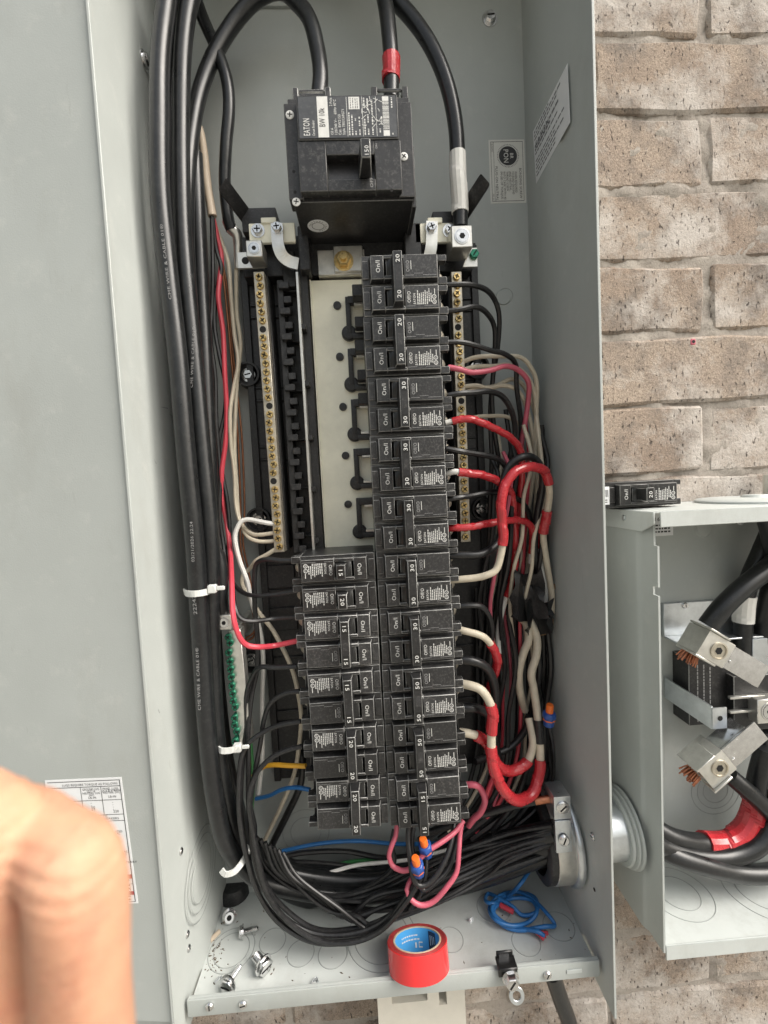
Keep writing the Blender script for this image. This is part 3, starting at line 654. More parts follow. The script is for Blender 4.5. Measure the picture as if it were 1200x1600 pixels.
# label on the deck
mb = MB().box(fx0+1.5, fx1-1.5, -104.5, -104, zm+1, MZ1-1.5); lbo = mb.build('face_label', 'face_label', mbk)
mb = MB(); yy = -104.7; lx0, lx1, lz0, lz1 = fx0+1.5, fx1-1.5, zm+1, MZ1-1.5; lW, lH = lx1-lx0, lz1-lz0
UPd, LF = (0, 0, 1), (-1, 0, 0)
def mt(s_, fx, fz, wd, sz, m=0): mb.text(s_, (lx0+lW*fx, yy-.1, lz0+lH*fz), UPd, LF, sz, m, width=lH*wd)
bar(mb, lx0+lW*.19, lx0+lW*.30, lz0+lH*.01, lz1)
mt('EATON', .105, .05, .42, 7.2); mt('Circuit Breaker', .155, .05, .38, 2.9); mt('BW 10k', .265, .26, .46, 6.8, 1)
mt('150 A', .345, .06, .17, 3.0); mt('2 Pole', .345, .76, .2, 3.0); mt('120/240 V~', .385, .06, .40, 3.0); mt('60Hz 40°C', .385, .56, .36, 3.0); mt('Cat. BW2150', .425, .06, .50, 3.0); mt('Style 7803C69G71', .465, .06, .62, 3.0)
for xx in (.49, .65, .79): bar(mb, lx0+lW*xx, lx0+lW*xx+.35, lz0+lH*.02, lz1-lH*.02)
bar(mb, lx0+lW*.515, lx0+lW*.625, lz0+lH*.68, lz0+lH*.98)
rnd = random.Random(11)
def dashes(m_, fx, f0, f1, th, mi=0):
    z_ = f0
    while z_ < f1:
        w_ = rnd.uniform(.02, .07); bar(m_, lx0+lW*fx, lx0+lW*fx+th, lz0+lH*z_, lz0+lH*min(f1, z_+w_), mi, yy-.1); z_ += w_+.018
for fx, f0, f1 in ((.505, .05, .6), (.535, .05, .55), (.57, .05, .15), (.57, .4, .46), (.61, .05, .2), (.61, .27, .4), (.61, .45, .5), (.665, .05, .45), (.665, .7, .95), (.70, .05, .2), (.70, .35, .55), (.70, .65, .95), (.745, .05, .2), (.745, .3, .5), (.745, .55, .9), (.82, .1, .2), (.84, .3, .5), (.95, .05, .1), (.95, .7, .95)):
    dashes(mb, fx, f0, f1, 1.0)
for k in range(26):
    u_ = rnd.uniform(.64, .85); w_ = rnd.uniform(.15, .95); p = V((lx0+lW*u_, yy-.15, lz0+lH*w_)); d = V((rnd.uniform(-1, 1), 0, rnd.uniform(-1, 1))).normalized()*rnd.uniform(.5, 2.6); nn = V((-d.z, 0, d.x)).normalized()*.22
    mb.quad(p-d-nn, p+d-nn, p+d+nn, p-d+nn)
for fx in (.53, .555, .58, .60): dashes(mb, fx, .7, .96, .5, 1)
bar(mb, lx0+lW*.86, lx0+lW*.925, lz0+lH*.02, lz0+lH*.16); bar(mb, lx0+lW*.86, lx0+lW*.925, lz0+lH*.87, lz0+lH*.98)
z_ = .18
while z_ < .86:
    w_ = rnd.choice((.006, .012, .02)); bar(mb, lx0+lW*.86, lx0+lW*.925, lz0+lH*z_, lz0+lH*(z_+w_)); z_ += w_+rnd.choice((.008, .014))
mb.build('lettering', ['print_white', 'ink'], lbo)
mb = MB()
mb.text('OFF', (13.6, -103.1, MZ0+5), (0, 0, 1), (-1, 0, 0), 3.4, 0, width=8); mb.text('ON', (18.5, -103.1, 76), (0, 0, 1), (-1, 0, 0), 2.4, 0, width=4)
mb.build('lettering', 'print_dim', mbk)
for (u, v) in ((453, 180), (463, 316), (631, 245)): screw('case_screw', P(u, v, y=-97), (0, -1, 0), 3.4, 1.0, 'print_white', mbk, slot=2)
for (u, v) in ((459, 268), (461, 300), (612, 297)):
    q = P(u, v, y=-97.1 if u < 500 else -103.1); MB().disc(q, (0, -1, 0), 1.3, 12).build('case_hole', 'hole', mbk)
q = P(497, 353, z=MZ0-.15); mb = MB().lathe([(9.5, 0), (9.5, .2)], q, (0, 0, -1), 28).annulus(q+V((0, 0, -.25)), (0, 0, -1), 5.2, 5.6, .1, 24, 1)
for k, s_ in enumerate('FACTORY SEALED'):
    if s_ == ' ': continue
    a = math.pi*.95-k*.34; e = V((math.cos(a), -math.sin(a), 0)); f = V((-e.y, e.x, 0))
    mb.text(s_, q+e*6.2+V((0, 0, -.35)), -f, e, 2.6, 1, center=True)
mb.build('seal_sticker', ['paper', 'ink'], mbk)
for x0, x1 in ((-49, -17), (17, 48)):
    zt = MZ1+6
    m_ = MB().box(x0, x1, -86, -50, zt, zt+3).box(x0, x0+5, -86, -50, zt+3, zt+16).box(x1-5, x1, -86, -50, zt+3, zt+16).box(x0+5, x1-5, -54, -50, zt+3, zt+16).box(x0+5, x1-5, -84, -82, zt+3, zt+13 if x0 < 0 else zt+5).box(x0+5, x1-5, -84, -82, zt+13, zt+16)
    m_.build('terminal_shroud', ['breaker', 'breaker_edge'], mbk, bevel=0.8, edge_mat=1)
    MB().box(x0+7, x1-7, -80, -56, zt+1, zt+12).build('terminal_lug', 'tin', mbk, bevel=.6)

# ================================================================== BRANCH BREAKERS
LEN = 73.4
def ink_block(m_, x0, zc):
    """rows of fine print and the two approval marks, running along z"""
    r_ = random.Random(5)
    m_.text('EATON', (x0+2.1, -7.18, zc-6.4), (0, 0, 1), (-1, 0, 0), 2.7, 0, width=9)
    for i in range(8):
        x_ = x0+3.6+i*1.62; z_ = zc-6.6+(0 if i < 6 else r_.uniform(0, 3)); zend = zc+r_.uniform(2.5, 6.4)
        while z_ < zend:
            w_ = r_.uniform(.8, 2.4); m_.quad((x_, -7.18, z_), (x_+.78, -7.18, z_), (x_+.78, -7.18, min(z_+w_, zend)), (x_, -7.18, min(z_+w_, zend))); z_ += w_+.38
    for zz in (zc-4.8, zc-.6):
        m_.annulus((x0+18.0, -7.15, zz), (0, -1, 0), 1.35, 1.85, .05, 16); m_.text('UL' if zz > zc-2 else 'SP', (x0+18.8, -7.18, zz-1.1), (0, 0, 1), (-1, 0, 0), 1.9, 0, width=2.0)
    m_.quad((x0+18.2, -7.18, zc+1.6), (x0+18.8, -7.18, zc+1.6), (x0+18.8, -7.18, zc+6), (x0+18.2, -7.18, zc+6))
_proto = {}
def breaker_parts(poles, amps):
    key = (poles, amps)
    if key in _proto: return _proto[key]
    out = []
    for k in range(poles):
        z0 = -25.4*k; m_ = MB()
        m_.box(.3, 65.5, 0, 52, z0-25.1, z0-.3)                                        # case
        m_.box(65.5, LEN, .4, 9, z0-5.4, z0-.5).box(65.5, LEN, .4, 9, z0-24.9, z0-18.8).box(65.5, 69.5, 12, 50, z0-24.6, z0-.8)
        m_.extrude([(65.5, 9, z0-24.9), (LEN-.5, 9, z0-24.9), (65.5, 26, z0-24.9)], (0, 0, 2)).extrude([(65.5, 9, z0-.5), (65.5, 26, z0-.5), (LEN-.5, 9, z0-.5)], (0, 0, -2))
        m_.box(0.3, 6.2, -1.6, 0, z0-20, z0-5)
        # raised face with an open rocker slot
        f0, f1, a, b, sl0, sl1 = 7.6, 64.2, z0-22.6, z0-3.2, 18.6, 35.5
        def wedge(x0, x1, zl, zh, cz0=0, cz1=0, cx0=0, cx1=0):
            m_.hexa([(x0-cx0, 0, zl-cz0), (x1+cx1, 0, zl-cz0), (x1+cx1, 0, zh+cz1), (x0-cx0, 0, zh+cz1)], [(x0, -7, zl), (x1, -7, zl), (x1, -7, zh), (x0, -7, zh)])
        wedge(f0, sl0, a, b, .9, .9, 1.2, 0); wedge(sl1, f1, a, b, .9, .9, 0, 1.2); wedge(sl0, sl1, a, a+2.6, .9, 0); wedge(sl0, sl1, b-2.6, b, 0, .9)
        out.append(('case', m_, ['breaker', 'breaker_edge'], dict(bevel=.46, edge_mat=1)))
        r_ = MB().extrude([(sl0+.4, -.4, a+2.9), (sl0+2.2, -5.4, a+2.9), (sl0+7.5, -6.6, a+2.9), (sl1-.4, -4.5, a+2.9), (sl1-.4, -.4, a+2.9)], (0, 0, b-a-5.8))
        out.append(('rocker', r_, ['breaker_dark', 'breaker_edge'], dict(bevel=.25, edge_mat=1)))
        t_ = MB()
        # moulded trip line with its notch
        zz = a+2.2
        for (x0, x1, q) in ((sl1+1, 44, 0), (44, 51.5, 1.4), (51.5, f1-1, 0)): t_.quad((x0, -7.12, zz+q), (x1, -7.12, zz+q), (x1, -7.12, zz+q+.28), (x0, -7.12, zz+q+.28), 1)
        out.append(('trip_line', t_, ['print_white', 'print_dim'], dict(smooth=False)))
        zc = z0-12.6
        t_ = MB().text('On/I', (15.4, -7.2, zc-5.0), (0, 0, 1), (-1, 0, 0), 5.0, 0, width=10); out.append(('on_lettering', t_, 'print_white', dict(smooth=False)))
        t_ = MB().text('Off/O', (40.2, -7.2, zc-5.0), (0, 0, 1), (-1, 0, 0), 4.2, 0, width=9.4); out.append(('off_lettering', t_, 'print_dim' if k < poles-1 else 'print_white', dict(smooth=False)))
        t_ = MB()
        if k == poles-1: ink_block(t_, 42.2, zc)
        else: t_.quad((41.4, -7.2, zc-3), (41.9, -7.2, zc-3), (41.9, -7.2, zc+4.4), (41.4, -7.2, zc+4.4))
        out.append(('approval_lettering', t_, ['print_white', 'print_dim'], dict(smooth=False)))
        s_ = MB().lathe([(4.6, 0), (4.6, 2), (3.6, 2.6), (0, 2.6)], (68.4, 20, z0-12.2), (0.4, -1, 0), 14)
        out.append(('terminal_screw', s_, 'bar_tin', {}))
    zt = -6.2 if poles == 2 else -6.4; zb = -46.6 if poles == 2 else -19.0
    h_ = MB().hexa([(24.6, -3, zb+1), (34.6, -3, zb+1), (34.6, -3, zt-1), (24.6, -3, zt-1)], [(25.6, -20, zb), (33.0, -20, zb), (33.0, -20, zt), (25.6, -20, zt)])
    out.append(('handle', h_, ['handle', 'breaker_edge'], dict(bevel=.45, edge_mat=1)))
    n_ = MB()
    for k in range(poles):
        z_ = (zt-9.4) if k == 0 and poles == 2 else (zb+2.6)
        if poles == 1: z_ = zb+3
        n_.quad((26.9, -20.08, z_-1.4), (31.9, -20.08, z_-1.4), (31.9, -20.08, z_+8), (26.9, -20.08, z_+8), 1)
        n_.text(amps, (31.0, -20.16, z_-.2), (0, 0, 1), (-1, 0, 0), 4.7, 0, width=6.4)
    if poles == 2: n_.quad((27.2, -20.08, -31), (31.6, -20.08, -31), (31.6, -20.08, -21.5), (27.2, -20.08, -21.5), 2)
    out.append(('rating_lettering', n_, ['print_white', 'breaker_dark', 'breaker'], dict(smooth=False)))
    _proto[key] = [(nm, m_.build(nm, ms, **kw)) for nm, m_, ms, kw in out]
    return _proto[key]
_used = set()
def place_breaker(poles, amps, loc, rot, label, group):
    o = bpy.data.objects.new('circuit_breaker', None); C.objects.link(o); o.location = V(loc)*S; o.rotation_euler = rot; tag(o, label, 'breaker', group); o.empty_display_size = .02
    hp = None
    for nm, src in breaker_parts(poles, amps):
        if (poles, amps) in _used: c = src.copy(); C.objects.link(c); c.name = nm
        else: c = src
        c.parent = hp if (nm == 'rating_lettering' and hp) else o
        if nm == 'handle': hp = c
    _used.add((poles, amps)); return o
ORD = ['topmost', 'second', 'third', 'fourth', 'fifth', 'sixth', 'seventh', 'eighth', 'ninth', 'lowest']
for k, amp in enumerate(('20', '20', '30', '30', '30', '30', '30', '50', '50', '15')):
    rnd = random.Random(k)
    place_breaker(2, amp, (0.4+rnd.uniform(-.6, .6), -88+rnd.uniform(-.9, .9), -50.8*k+rnd.uniform(-.2, .2)), (rnd.uniform(-.008, .008), rnd.uniform(-.006, .006), rnd.uniform(-.012, .012)),
                  f'black double breaker marked {amp}, {ORD[k]} from the top of the right column' if k not in (0, 9) else f'black double breaker marked {amp}, {ORD[k]} of the right column', 'double breakers of the right column')
lz = -254.0
LN = [(1, '15', 'black single breaker marked 15 at the top of the left column'), (1, '20', 'black single breaker marked 20, second from top of the left column'), (2, '15', 'upper of two black double breakers marked 15 in the left column'),
      (2, '15', 'lower of two black double breakers marked 15 in the left column'), (2, '20', 'black double breaker marked 20, second from bottom of the left column'), (2, '20', 'black double breaker marked 20 at the bottom of the left column')]
for i, (n_, amp, lb) in enumerate(LN):
    lz -= 25.4*n_; tilt = (0, 0, .006, -.004, .01, .022)[i]
    place_breaker(n_, amp, (-.8, -88+(0, 0, 0, .5, 1, 4)[i], lz), (0, math.pi+tilt, 0), lb, 'breakers of the left column')

# ================================================================== WIRES AND CABLES
def wire(name, pts, r, mats, label, cat, group=None, n=8, step=3.0, wraps=(), jitter=None):
    """pts (u, v, depth). mats: material or list of (material, from, to) fractions of the length.
    wraps: (material, from, to, extra radius) taped stretches, each a part of the wire"""
    q = [P(u, v, y=y) if not isinstance(u, Vector) else u for (u, v, y) in [(p[0], p[1], p[2]) for p in pts]]
    if jitter is None: jitter = 0.9 if (not callable(r) and r < 4) else 0.5
    if jitter: q = [q[0]]+[p+V((random.uniform(-1, 1), random.uniform(-1, 1), random.uniform(-1, 1)))*jitter for p in q[1:-1]]+[q[-1]]
    c = crom(q, step); N = len(c)-1
    if name in ('branch_wire', 'feeder_cable', 'connector_lead', 'ground_cable', 'blue_wire_coil'):      # stay inside the steel
        ri = (r if not callable(r) else r(.5))+1.2
        c = [V((min(max(p.x, XL+ri), XR-ri), min(p.y, -ri), max(p.z, ZF+ri))) for p in c]
    m_ = MB(); names = []
    if isinstance(mats, str): mats = [(mats, 0, 1)]
    for (mm, f0, f1) in mats:
        if mm not in names: names.append(mm)
        seg = c[int(f0*N):int(f1*N)+1]
        if len(seg) > 1: m_.tube(seg, r, n, names.index(mm))
    o = m_.build(name, names, base=c[-1]); tag(o, label, cat, group)
    for (mm, f0, f1, ex) in wraps:
        seg = c[int(f0*N):max(int(f0*N)+2, int(f1*N)+1)]
        # finer sampling for the spiral overlap of the tape
        fine = crom(seg[::2]+([seg[-1]] if (len(seg)-1) % 2 else []), 1.2) if len(seg) > 3 else seg
        MB().tube(fine, r+ex, 14, 0, spiral=.17 if mm == 'tape_red' else .06).build('tape_wrap', mm, o, ang=20)
    return o
def along(pts, r):                     # helper for text on a cable: point on its camera side
    return pts
def cable_print(o, s_, u0, v0, u1, v1, y, size, m='cable_ink'):
    a, b = P(u0, v0, y=y), P(u1, v1, y=y); d = b-a; up = V((d.z, 0, -d.x)).normalized(); up = up if up.x < 0 else -up
    MB().text(s_, a, d, up, size, width=d.length).build('cable_lettering', m, o, smooth=False)
G1 = 'thick black feeder cables'
# the two feeders with a lettering line, then the rest of the bundle
c1 = wire('feeder_cable', [(270, -60, -72), (262, 0, -76), (252, 80, -80), (249, 170, -84), (251, 300, -86), (262, 420, -86), (277, 560, -88), (291, 700, -90), (304, 850, -92), (314, 1000, -92), (325, 1150, -90), (336, 1250, -84), (354, 1318, -74), (392, 1366, -60), (450, 1388, -50), (560, 1400, -46), (700, 1380, -50), (800, 1345, -62), (868, 1318, -80)], 8.0, 'cable',
          'leftmost thick black cable running down the left wall of the panel', 'cable', G1, n=14)
cable_print(c1, 'CME WIRE & CABLE 01®', 268, 468, 254, 350, -95, 3.2); cable_print(c1, '03/21/2026 22:24', 304, 878, 301, 815, -101, 3.6); cable_print(c1, '22242', 308, 960, 305, 930, -101, 4.2); cable_print(c1, 'CME WIRE & CABLE 01®', 314, 1110, 310, 1012, -101, 3.6)
c2 = wire('feeder_cable', [(318, -50, -60), (298, 0, -64), (287, 80, -66), (283, 200, -68), (285, 330, -70), (292, 430, -72), (303, 560, -74), (316, 700, -78), (329, 850, -82), (331, 1000, -80), (338, 1150, -78), (352, 1240, -70), (375, 1312, -56), (440, 1358, -42), (560, 1374, -38), (700, 1356, -46), (800, 1322, -64), (866, 1302, -82)], 7.4, 'cable',
          'thick black cable with lettering on the right side of the bundle, beside the left wall', 'cable', G1, n=14)
cable_print(c2, 'CME WIRE & CABLE 01®', 301, 606, 305, 510, -83, 3.2); cable_print(c2, '22211', 300, 454, 298, 428, -82, 3.0)
wire('feeder_cable', [(497, 158, -66), (501, 120, -64), (497, 80, -60), (485, 35, -54), (466, 5, -48), (438, -16, -42), (405, -6, -38), (372, 28, -36), (340, 78, -38), (317, 130, -42), (302, 190, -48), (293, 270, -54), (291, 380, -58), (300, 520, -60), (312, 680, -62), (328, 860, -62), (330, 1010, -56), (342, 1150, -52), (362, 1240, -54), (398, 1318, -42), (475, 1360, -32), (600, 1364, -32), (740, 1334, -48), (866, 1296, -80)], 7.0, 'cable',
     'thick black cable arching from the left pole of the main breaker to the bundle', 'cable', G1, n=14)
r1 = wire('feeder_cable', [(611, 158, -66), (611, 130, -64), (609, 70, -60), (601, 0, -52), (580, -70, -46), (530, -130, -40), (440, -150, -40), (350, -110, -44), (300, -40, -52), (276, 60, -54), (268, 200, -56), (272, 380, -58), (288, 560, -60), (302, 720, -62), (318, 880, -64), (326, 1020, -66), (338, 1150, -66), (348, 1235, -62), (366, 1310, -50), (420, 1362, -34), (520, 1375, -28), (680, 1362, -34), (790, 1330, -56), (866, 1305, -76)], 7.0, 'cable',
     'black cable with a red tape band entering the right pole of the main breaker', 'cable', G1, n=14, wraps=[('tape_red', .012, .026, .5)])
wire('feeder_cable', [(719, 356, -54), (719, 320, -54), (716, 270, -56), (712, 200, -56), (700, 140, -54), (680, 85, -50), (652, 40, -46), (618, 0, -42), (570, -50, -38), (500, -90, -34), (400, -100, -32), (320, -60, -34), (284, 20, -38), (270, 150, -40), (270, 340, -42), (284, 560, -44), (302, 760, -46), (320, 960, -48), (332, 1130, -50), (350, 1240, -48), (380, 1330, -36), (460, 1400, -26), (580, 1412, -24), (720, 1385, -34), (866, 1335, -70)], 7.0, 'cable',
     'black cable with white tape dropping to the right hand neutral lug', 'cable', G1, n=14, wraps=[('wire_white', .009, .037, .6)])
wire('ground_cable', [(300, -20, -30), (318, 30, -34), (340, 80, -38), (354, 125, -40), (358, 170, -40), (354, 230, -38), (352, 290, -34), (356, 340, -30), (362, 360, -28)], 5.6, 'cable', 'black cable curving down behind the left black arm to a silver sleeve', 'cable', n=12)
MB().tube(crom([P(357, 345, -28), P(362, 358, -27), P(370, 366, -26), P(372, 380, -24), P(371, 420, -22)]), lambda t: 6.4-3.6*t, 12).build('cable_sleeve', 'tin', base=P(371, 420, -22))
tag(bpy.data.objects['cable_sleeve'], 'silver foil sleeve on the cable end beside the left neutral lug', 'sleeve')
for i, (dx, dy) in enumerate(((0, -30), (14, -24), (28, -44))):
    wire('feeder_cable', [(276+dx, 240, dy), (284+dx, 400, dy), (296+dx*.9, 600, dy-6), (309+dx*.8, 800, dy-10), (318+dx*.6, 1000, dy-10), (331+dx*.6, 1150, dy-12), (350+dx*.6, 1250, dy-12), (385+dx*.5, 1340-4*i, dy-4), (470, 1384-9*i, -26-3*i), (620, 1390-10*i, -26-4*i), (760, 1350-9*i, -40-4*i), (864, 1322-12*i, -66-4*i)], 7.2, 'cable',
         ('black cable deep in the left bundle, nearest the wall corner', 'black cable in the middle of the left bundle', 'black cable deep in the bundle, nearest the ground bar')[i], 'cable', G1, n=12)
# short loop behind the ground-bar lug
gcab = wire('ground_cable', [(350, 968, -72), (346, 935, -74), (347, 900, -74), (341, 868, -74), (328, 860, -78), (316, 876, -82), (313, 920, -84), (318, 1020, -82)], 6.0, 'cable', 'short black cable looping into the lug above the green screws', 'cable', n=12)
# cable ties
def tie(pts, wdt, label, head=None):
    c = crom([P(*p[:2], y=p[2]) for p in pts], 2); m_ = MB(); up = V((0, 0, 1))
    L_, R_ = [], []
    for i, p in enumerate(c):
        t = (c[min(i+1, len(c)-1)]-c[max(i-1, 0)]).normalized(); w_ = t.cross(V((0, -1, 0))).normalized()*wdt/2
        L_.append(p-w_); R_.append(p+w_)
    for i in range(len(c)-1):
        t = (c[i+1]-c[i]).normalized(); nn = (R_[i]-L_[i]).normalized().cross(t)*0.7
        m_.hexa([L_[i]-nn, R_[i]-nn, R_[i]+nn, L_[i]+nn], [L_[i+1]-nn, R_[i+1]-nn, R_[i+1]+nn, L_[i+1]+nn])
    o = m_.build('cable_tie', 'tie_white', base=c[0]); tag(o, label, 'cable tie', 'white cable ties')
    if head:
        h = P(*head[:2], y=head[2]); MB().box(h.x-4, h.x+3, h.y-3, h.y+3, h.z-3.4, h.z+3.6).box(h.x+3, h.x+10, h.y-1, h.y+.6, h.z-1.6, h.z+2.2).build('tie_head', 'tie_white', o, bevel=.7)
    return o
tie([(288, 924, -84), (291, 927, -96), (300, 928, -102), (312, 927, -101), (322, 925, -97), (330, 922, -93)], 5.2, 'white cable tie around the bundle above the ground bar lug', (333, 920, -95))
tie([(342, 1170, -88), (346, 1173, -91), (356, 1173, -90), (366, 1171, -88), (374, 1167, -80)], 5.2, 'white cable tie just below the green screws', (372, 1168, -84))
tie([(346, 1359, -84), (352, 1366, -86), (366, 1362, -84), (378, 1348, -80), (386, 1334, -72), (388, 1322, -60)], 5.2, 'white cable tie around the bundle near the floor of the panel')
# ---------------------------------------------------------------- left side branch wires
LG = 'branch wires on the left side of the panel'
jk = wire('sheathed_cable', [(258, 122, -34), (270, 134, -36), (286, 152, -36), (300, 176, -34), (312, 205, -32), (319, 245, -30), (325, 290, -30), (332, 338, -30)], lambda t: 3.0+1.3*t, 'jacket', 'cream sheathed cable coming out behind the black bundle at upper left', 'cable', n=10)
def lw_(pts, col, r, label, **k): return wire('branch_wire', pts, r, col, label, 'wire', LG, **k)
lw_([(331, 338, -30), (331, 380, -28), (332, 430, -28), (330, 480, -28), (331, 530, -28), (337, 590, -28), (339, 660, -28), (344, 740, -28), (344, 800, -30), (348, 850, -34), (356, 895, -44), (372, 922, -56), (395, 930, -66), (430, 928, -74), (464, 923, -80)], 'wire_black', 2.1, 'black wire from the sheathed cable to the second left breaker')
lw_([(332, 340, -30), (337, 390, -26), (345, 420, -26), (338, 460, -26), (337, 510, -26), (345, 560, -26), (352, 600, -26), (350, 640, -26), (344, 690, -26), (345, 730, -26), (355, 780, -28), (358, 830, -30), (356, 870, -32), (363, 915, -66), (368, 945, -84), (376, 966, -88), (395, 972, -84), (430, 967, -72), (466, 963, -80)], 'wire_black', 2.1, 'black wire crossing under the red one to the third left breaker')
lw_([(333, 342, -28), (339, 370, -26), (346, 405, -24), (342, 440, -26), (343, 470, -28), (348, 520, -28), (350, 580, -28), (353, 640, -28), (352, 690, -28), (347, 740, -28), (349, 785, -26), (356, 820, -26), (360, 865, -44), (363, 915, -76), (366, 960, -94), (372, 990, -96), (385, 1007, -92), (404, 1012, -86), (432, 1008, -74), (466, 1001, -80)], 'wire_red', 2.4, 'bright red wire running down the left side to a double 15 breaker')
lw_([(332, 338, -28), (343, 370, -24), (357, 410, -22), (362, 460, -22), (366, 520, -22), (371, 565, -24), (366, 610, -26), (359, 645, -28), (361, 690, -28), (367, 740, -28), (370, 790, -30), (376, 818, -34), (392, 834, -42), (410, 835, -46), (432, 832, -48)], 'wire_cream', 2.0, 'cream wire from the sheathed cable, nearer the wall, to the left neutral bar')
lw_([(370, 392, -22), (368, 440, -20), (371, 490, -20), (376, 540, -20), (372, 590, -20), (368, 640, -22), (367, 700, -24), (371, 760, -26), (374, 806, -30), (384, 835, -38), (400, 845, -44), (418, 846, -46), (433, 844, -48)], 'wire_cream', 2.0, 'cream wire under the silver sleeve going to the left neutral bar')
for i, dx in enumerate((0, 5)):
    lw_([(334, 342, -26), (344, 385+8*i, -22), (352+dx, 460, -18), (358+dx, 530, -16), (366+dx, 610, -14), (372+dx, 680, -14), (375+dx, 750, -14), (377+dx, 800, -14), (376+dx, 850, -16), (384+dx, 900, -20), (392+dx, 950, -24), (398, 985+7*i, -26), (380, 1000+4*i, -30)], 'copper_dull', 1.1, ('bare brown copper wire on the left nearest the cream wires', 'bare brown copper wire on the left nearest the black tray')[i])
lw_([(433, 819, -48), (415, 818, -48), (400, 814, -46), (386, 811, -44), (374, 816, -44), (367, 832, -44), (368, 852, -44), (376, 880, -44), (386, 908, -46), (394, 935, -46), (401, 968, -44), (408, 1000, -40), (411, 1040, -36), (410, 1100, -32), (411, 1150, -30), (410, 1190, -28), (404, 1240, -26)], 'wire_white', 2.3, 'bright white wire bending over at the left neutral bar and dropping')
lw_([(432, 857, -48), (418, 866, -46), (402, 876, -40), (390, 887, -34), (380, 900, -30), (379, 915, -30), (390, 934, -34), (404, 955, -40), (425, 982, -46), (442, 1010, -50), (456, 1045, -52), (466, 1080, -52), (470, 1120, -50), (467, 1170, -46), (457, 1215, -40), (440, 1262, -34), (420, 1300, -28), (404, 1335, -24), (400, 1360, -22)], 'wire_cream', 2.2, 'cream wire sweeping from the left neutral bar behind the lower breakers')
lw_([(466, 1168, -40), (474, 1190, -36), (468, 1230, -34), (448, 1275, -30), (424, 1320, -26), (404, 1370, -24)], 'wire_black', 3.6, 'short thick black wire behind the lowest left breakers', n=10)
FL = [(392, 1330), (410, 1385), (440, 1428), (486, 1456), (540, 1460), (590, 1444), (630, 1410), (655, 1372)]
def drop(dx, dy, y):   # the loops lying at the bottom, shifted
    return [(u+dx*(1-i/9), v+dy*(0 if i > 5 else 1), y+(0, 2, 0, -4, -8, -10, -12, -10)[i]) for i, (u, v) in enumerate(FL)]
lw_([(466, 875, -80), (440, 875, -78), (416, 873, -72), (402, 882, -66), (397, 905, -62), (399, 950, -60), (402, 1000, -60), (400, 1045, -62), (392, 1090, -66), (387, 1140, -70), (389, 1200, -74), (388, 1265, -74)]+drop(8, -6, -66), 'wire_black', 2.3, 'black wire from the top left breaker down to the floor loops')
lw_([(464, 1041, -80), (430, 1041, -78), (404, 1044, -74), (391, 1062, -70), (386, 1090, -68), (385, 1140, -68), (380, 1200, -72), (376, 1260, -76)]+drop(-8, 8, -70), 'wire_black', 2.3, 'black wire from the upper pole of the lower double 15 breaker')
lw_([(468, 1080, -80), (446, 1084, -78), (424, 1098, -74), (412, 1124, -70), (408, 1160, -70), (398, 1210, -74), (392, 1270, -78)]+drop(2, 2, -76), 'wire_black', 2.3, 'black wire from the lower pole of the lower double 15 breaker')
lw_([(470, 1127, -80), (440, 1131, -78), (412, 1144, -76), (388, 1164, -78), (376, 1190, -80), (372, 1240, -82), (376, 1290, -82)]+drop(-4, 14, -80), 'wire_black', 2.3, 'black wire arching from the upper pole of a double 20 breaker')
lw_([(472, 1166, -80), (444, 1172, -80), (418, 1190, -80), (398, 1214, -82), (390, 1250, -84), (394, 1300, -82)]+drop(10, 12, -84), 'wire_black', 2.3, 'black wire arching from the lower pole of a double 20 breaker')
lw_([(478, 1197, -72), (450, 1196, -66), (425, 1195, -60), (408, 1200, -54), (396, 1212, -46)], 'wire_yellow', 2.2, 'short yellow wire with black print under the left breakers')
lw_([(484, 1234, -60), (462, 1230, -54), (440, 1234, -46), (420, 1242, -38), (400, 1248, -30)], 'wire_blue', 2.0, 'short blue wire beneath the yellow one at lower left')
lw_([(398, 1216, -60), (392, 1240, -58), (392, 1262, -56), (398, 1290, -52), (404, 1330, -46), (440, 1370, -34), (520, 1372, -24)], 'wire_black', 2.2, 'black wire dropping beside the bare copper end at lower left')
lw_([(390, 1140, -30), (394, 1180, -28), (396, 1230, -26), (392, 1280, -26)], 'wire_green', 1.8, 'pale green wire hanging behind the black wires at lower left')
wire('branch_wire', [(440, 1330, -22), (500, 1318, -16), (560, 1314, -14), (620, 1318, -14), (690, 1316, -18), (760, 1306, -30)], 2.0, 'wire_blue', 'dark blue wire lying along the back wall near the floor', 'wire', 'wires lying at the bottom of the panel')
wire('branch_wire', [(470, 1372, -30), (530, 1352, -22), (590, 1342, -18), (650, 1336, -18), (730, 1326, -26), (840, 1300, -60)], 2.0, 'wire_green', 'green wire lying along the back wall near the floor', 'wire', 'wires lying at the bottom of the panel')
wire('branch_wire', [(450, 1364, -40), (500, 1366, -38), (560, 1352, -34), (640, 1342, -32), (720, 1322, -36)], 1.8, 'wire_white', 'whitish wire showing between the black floor cables', 'wire', 'wires lying at the bottom of the panel')
for i in range(5):
    wire('branch_wire', [(425-4*i, 1345+8*i, -34-4*i), (470, 1332+16*i, -26-6*i), (540, 1330+22*i, -22-8*i), (610, 1340+20*i, -24-9*i), (690, 1326+18*i, -30-9*i), (780, 1304+14*i, -46-8*i), (864, 1284+12*i, -80)], 1.9 if i % 2 else 2.5, 'wire_black',
         'black wire in the tangle on the panel floor, ' + ('furthest back', 'second from the back', 'in the middle', 'second from the front', 'frontmost')[i], 'wire', 'wires lying at the bottom of the panel')
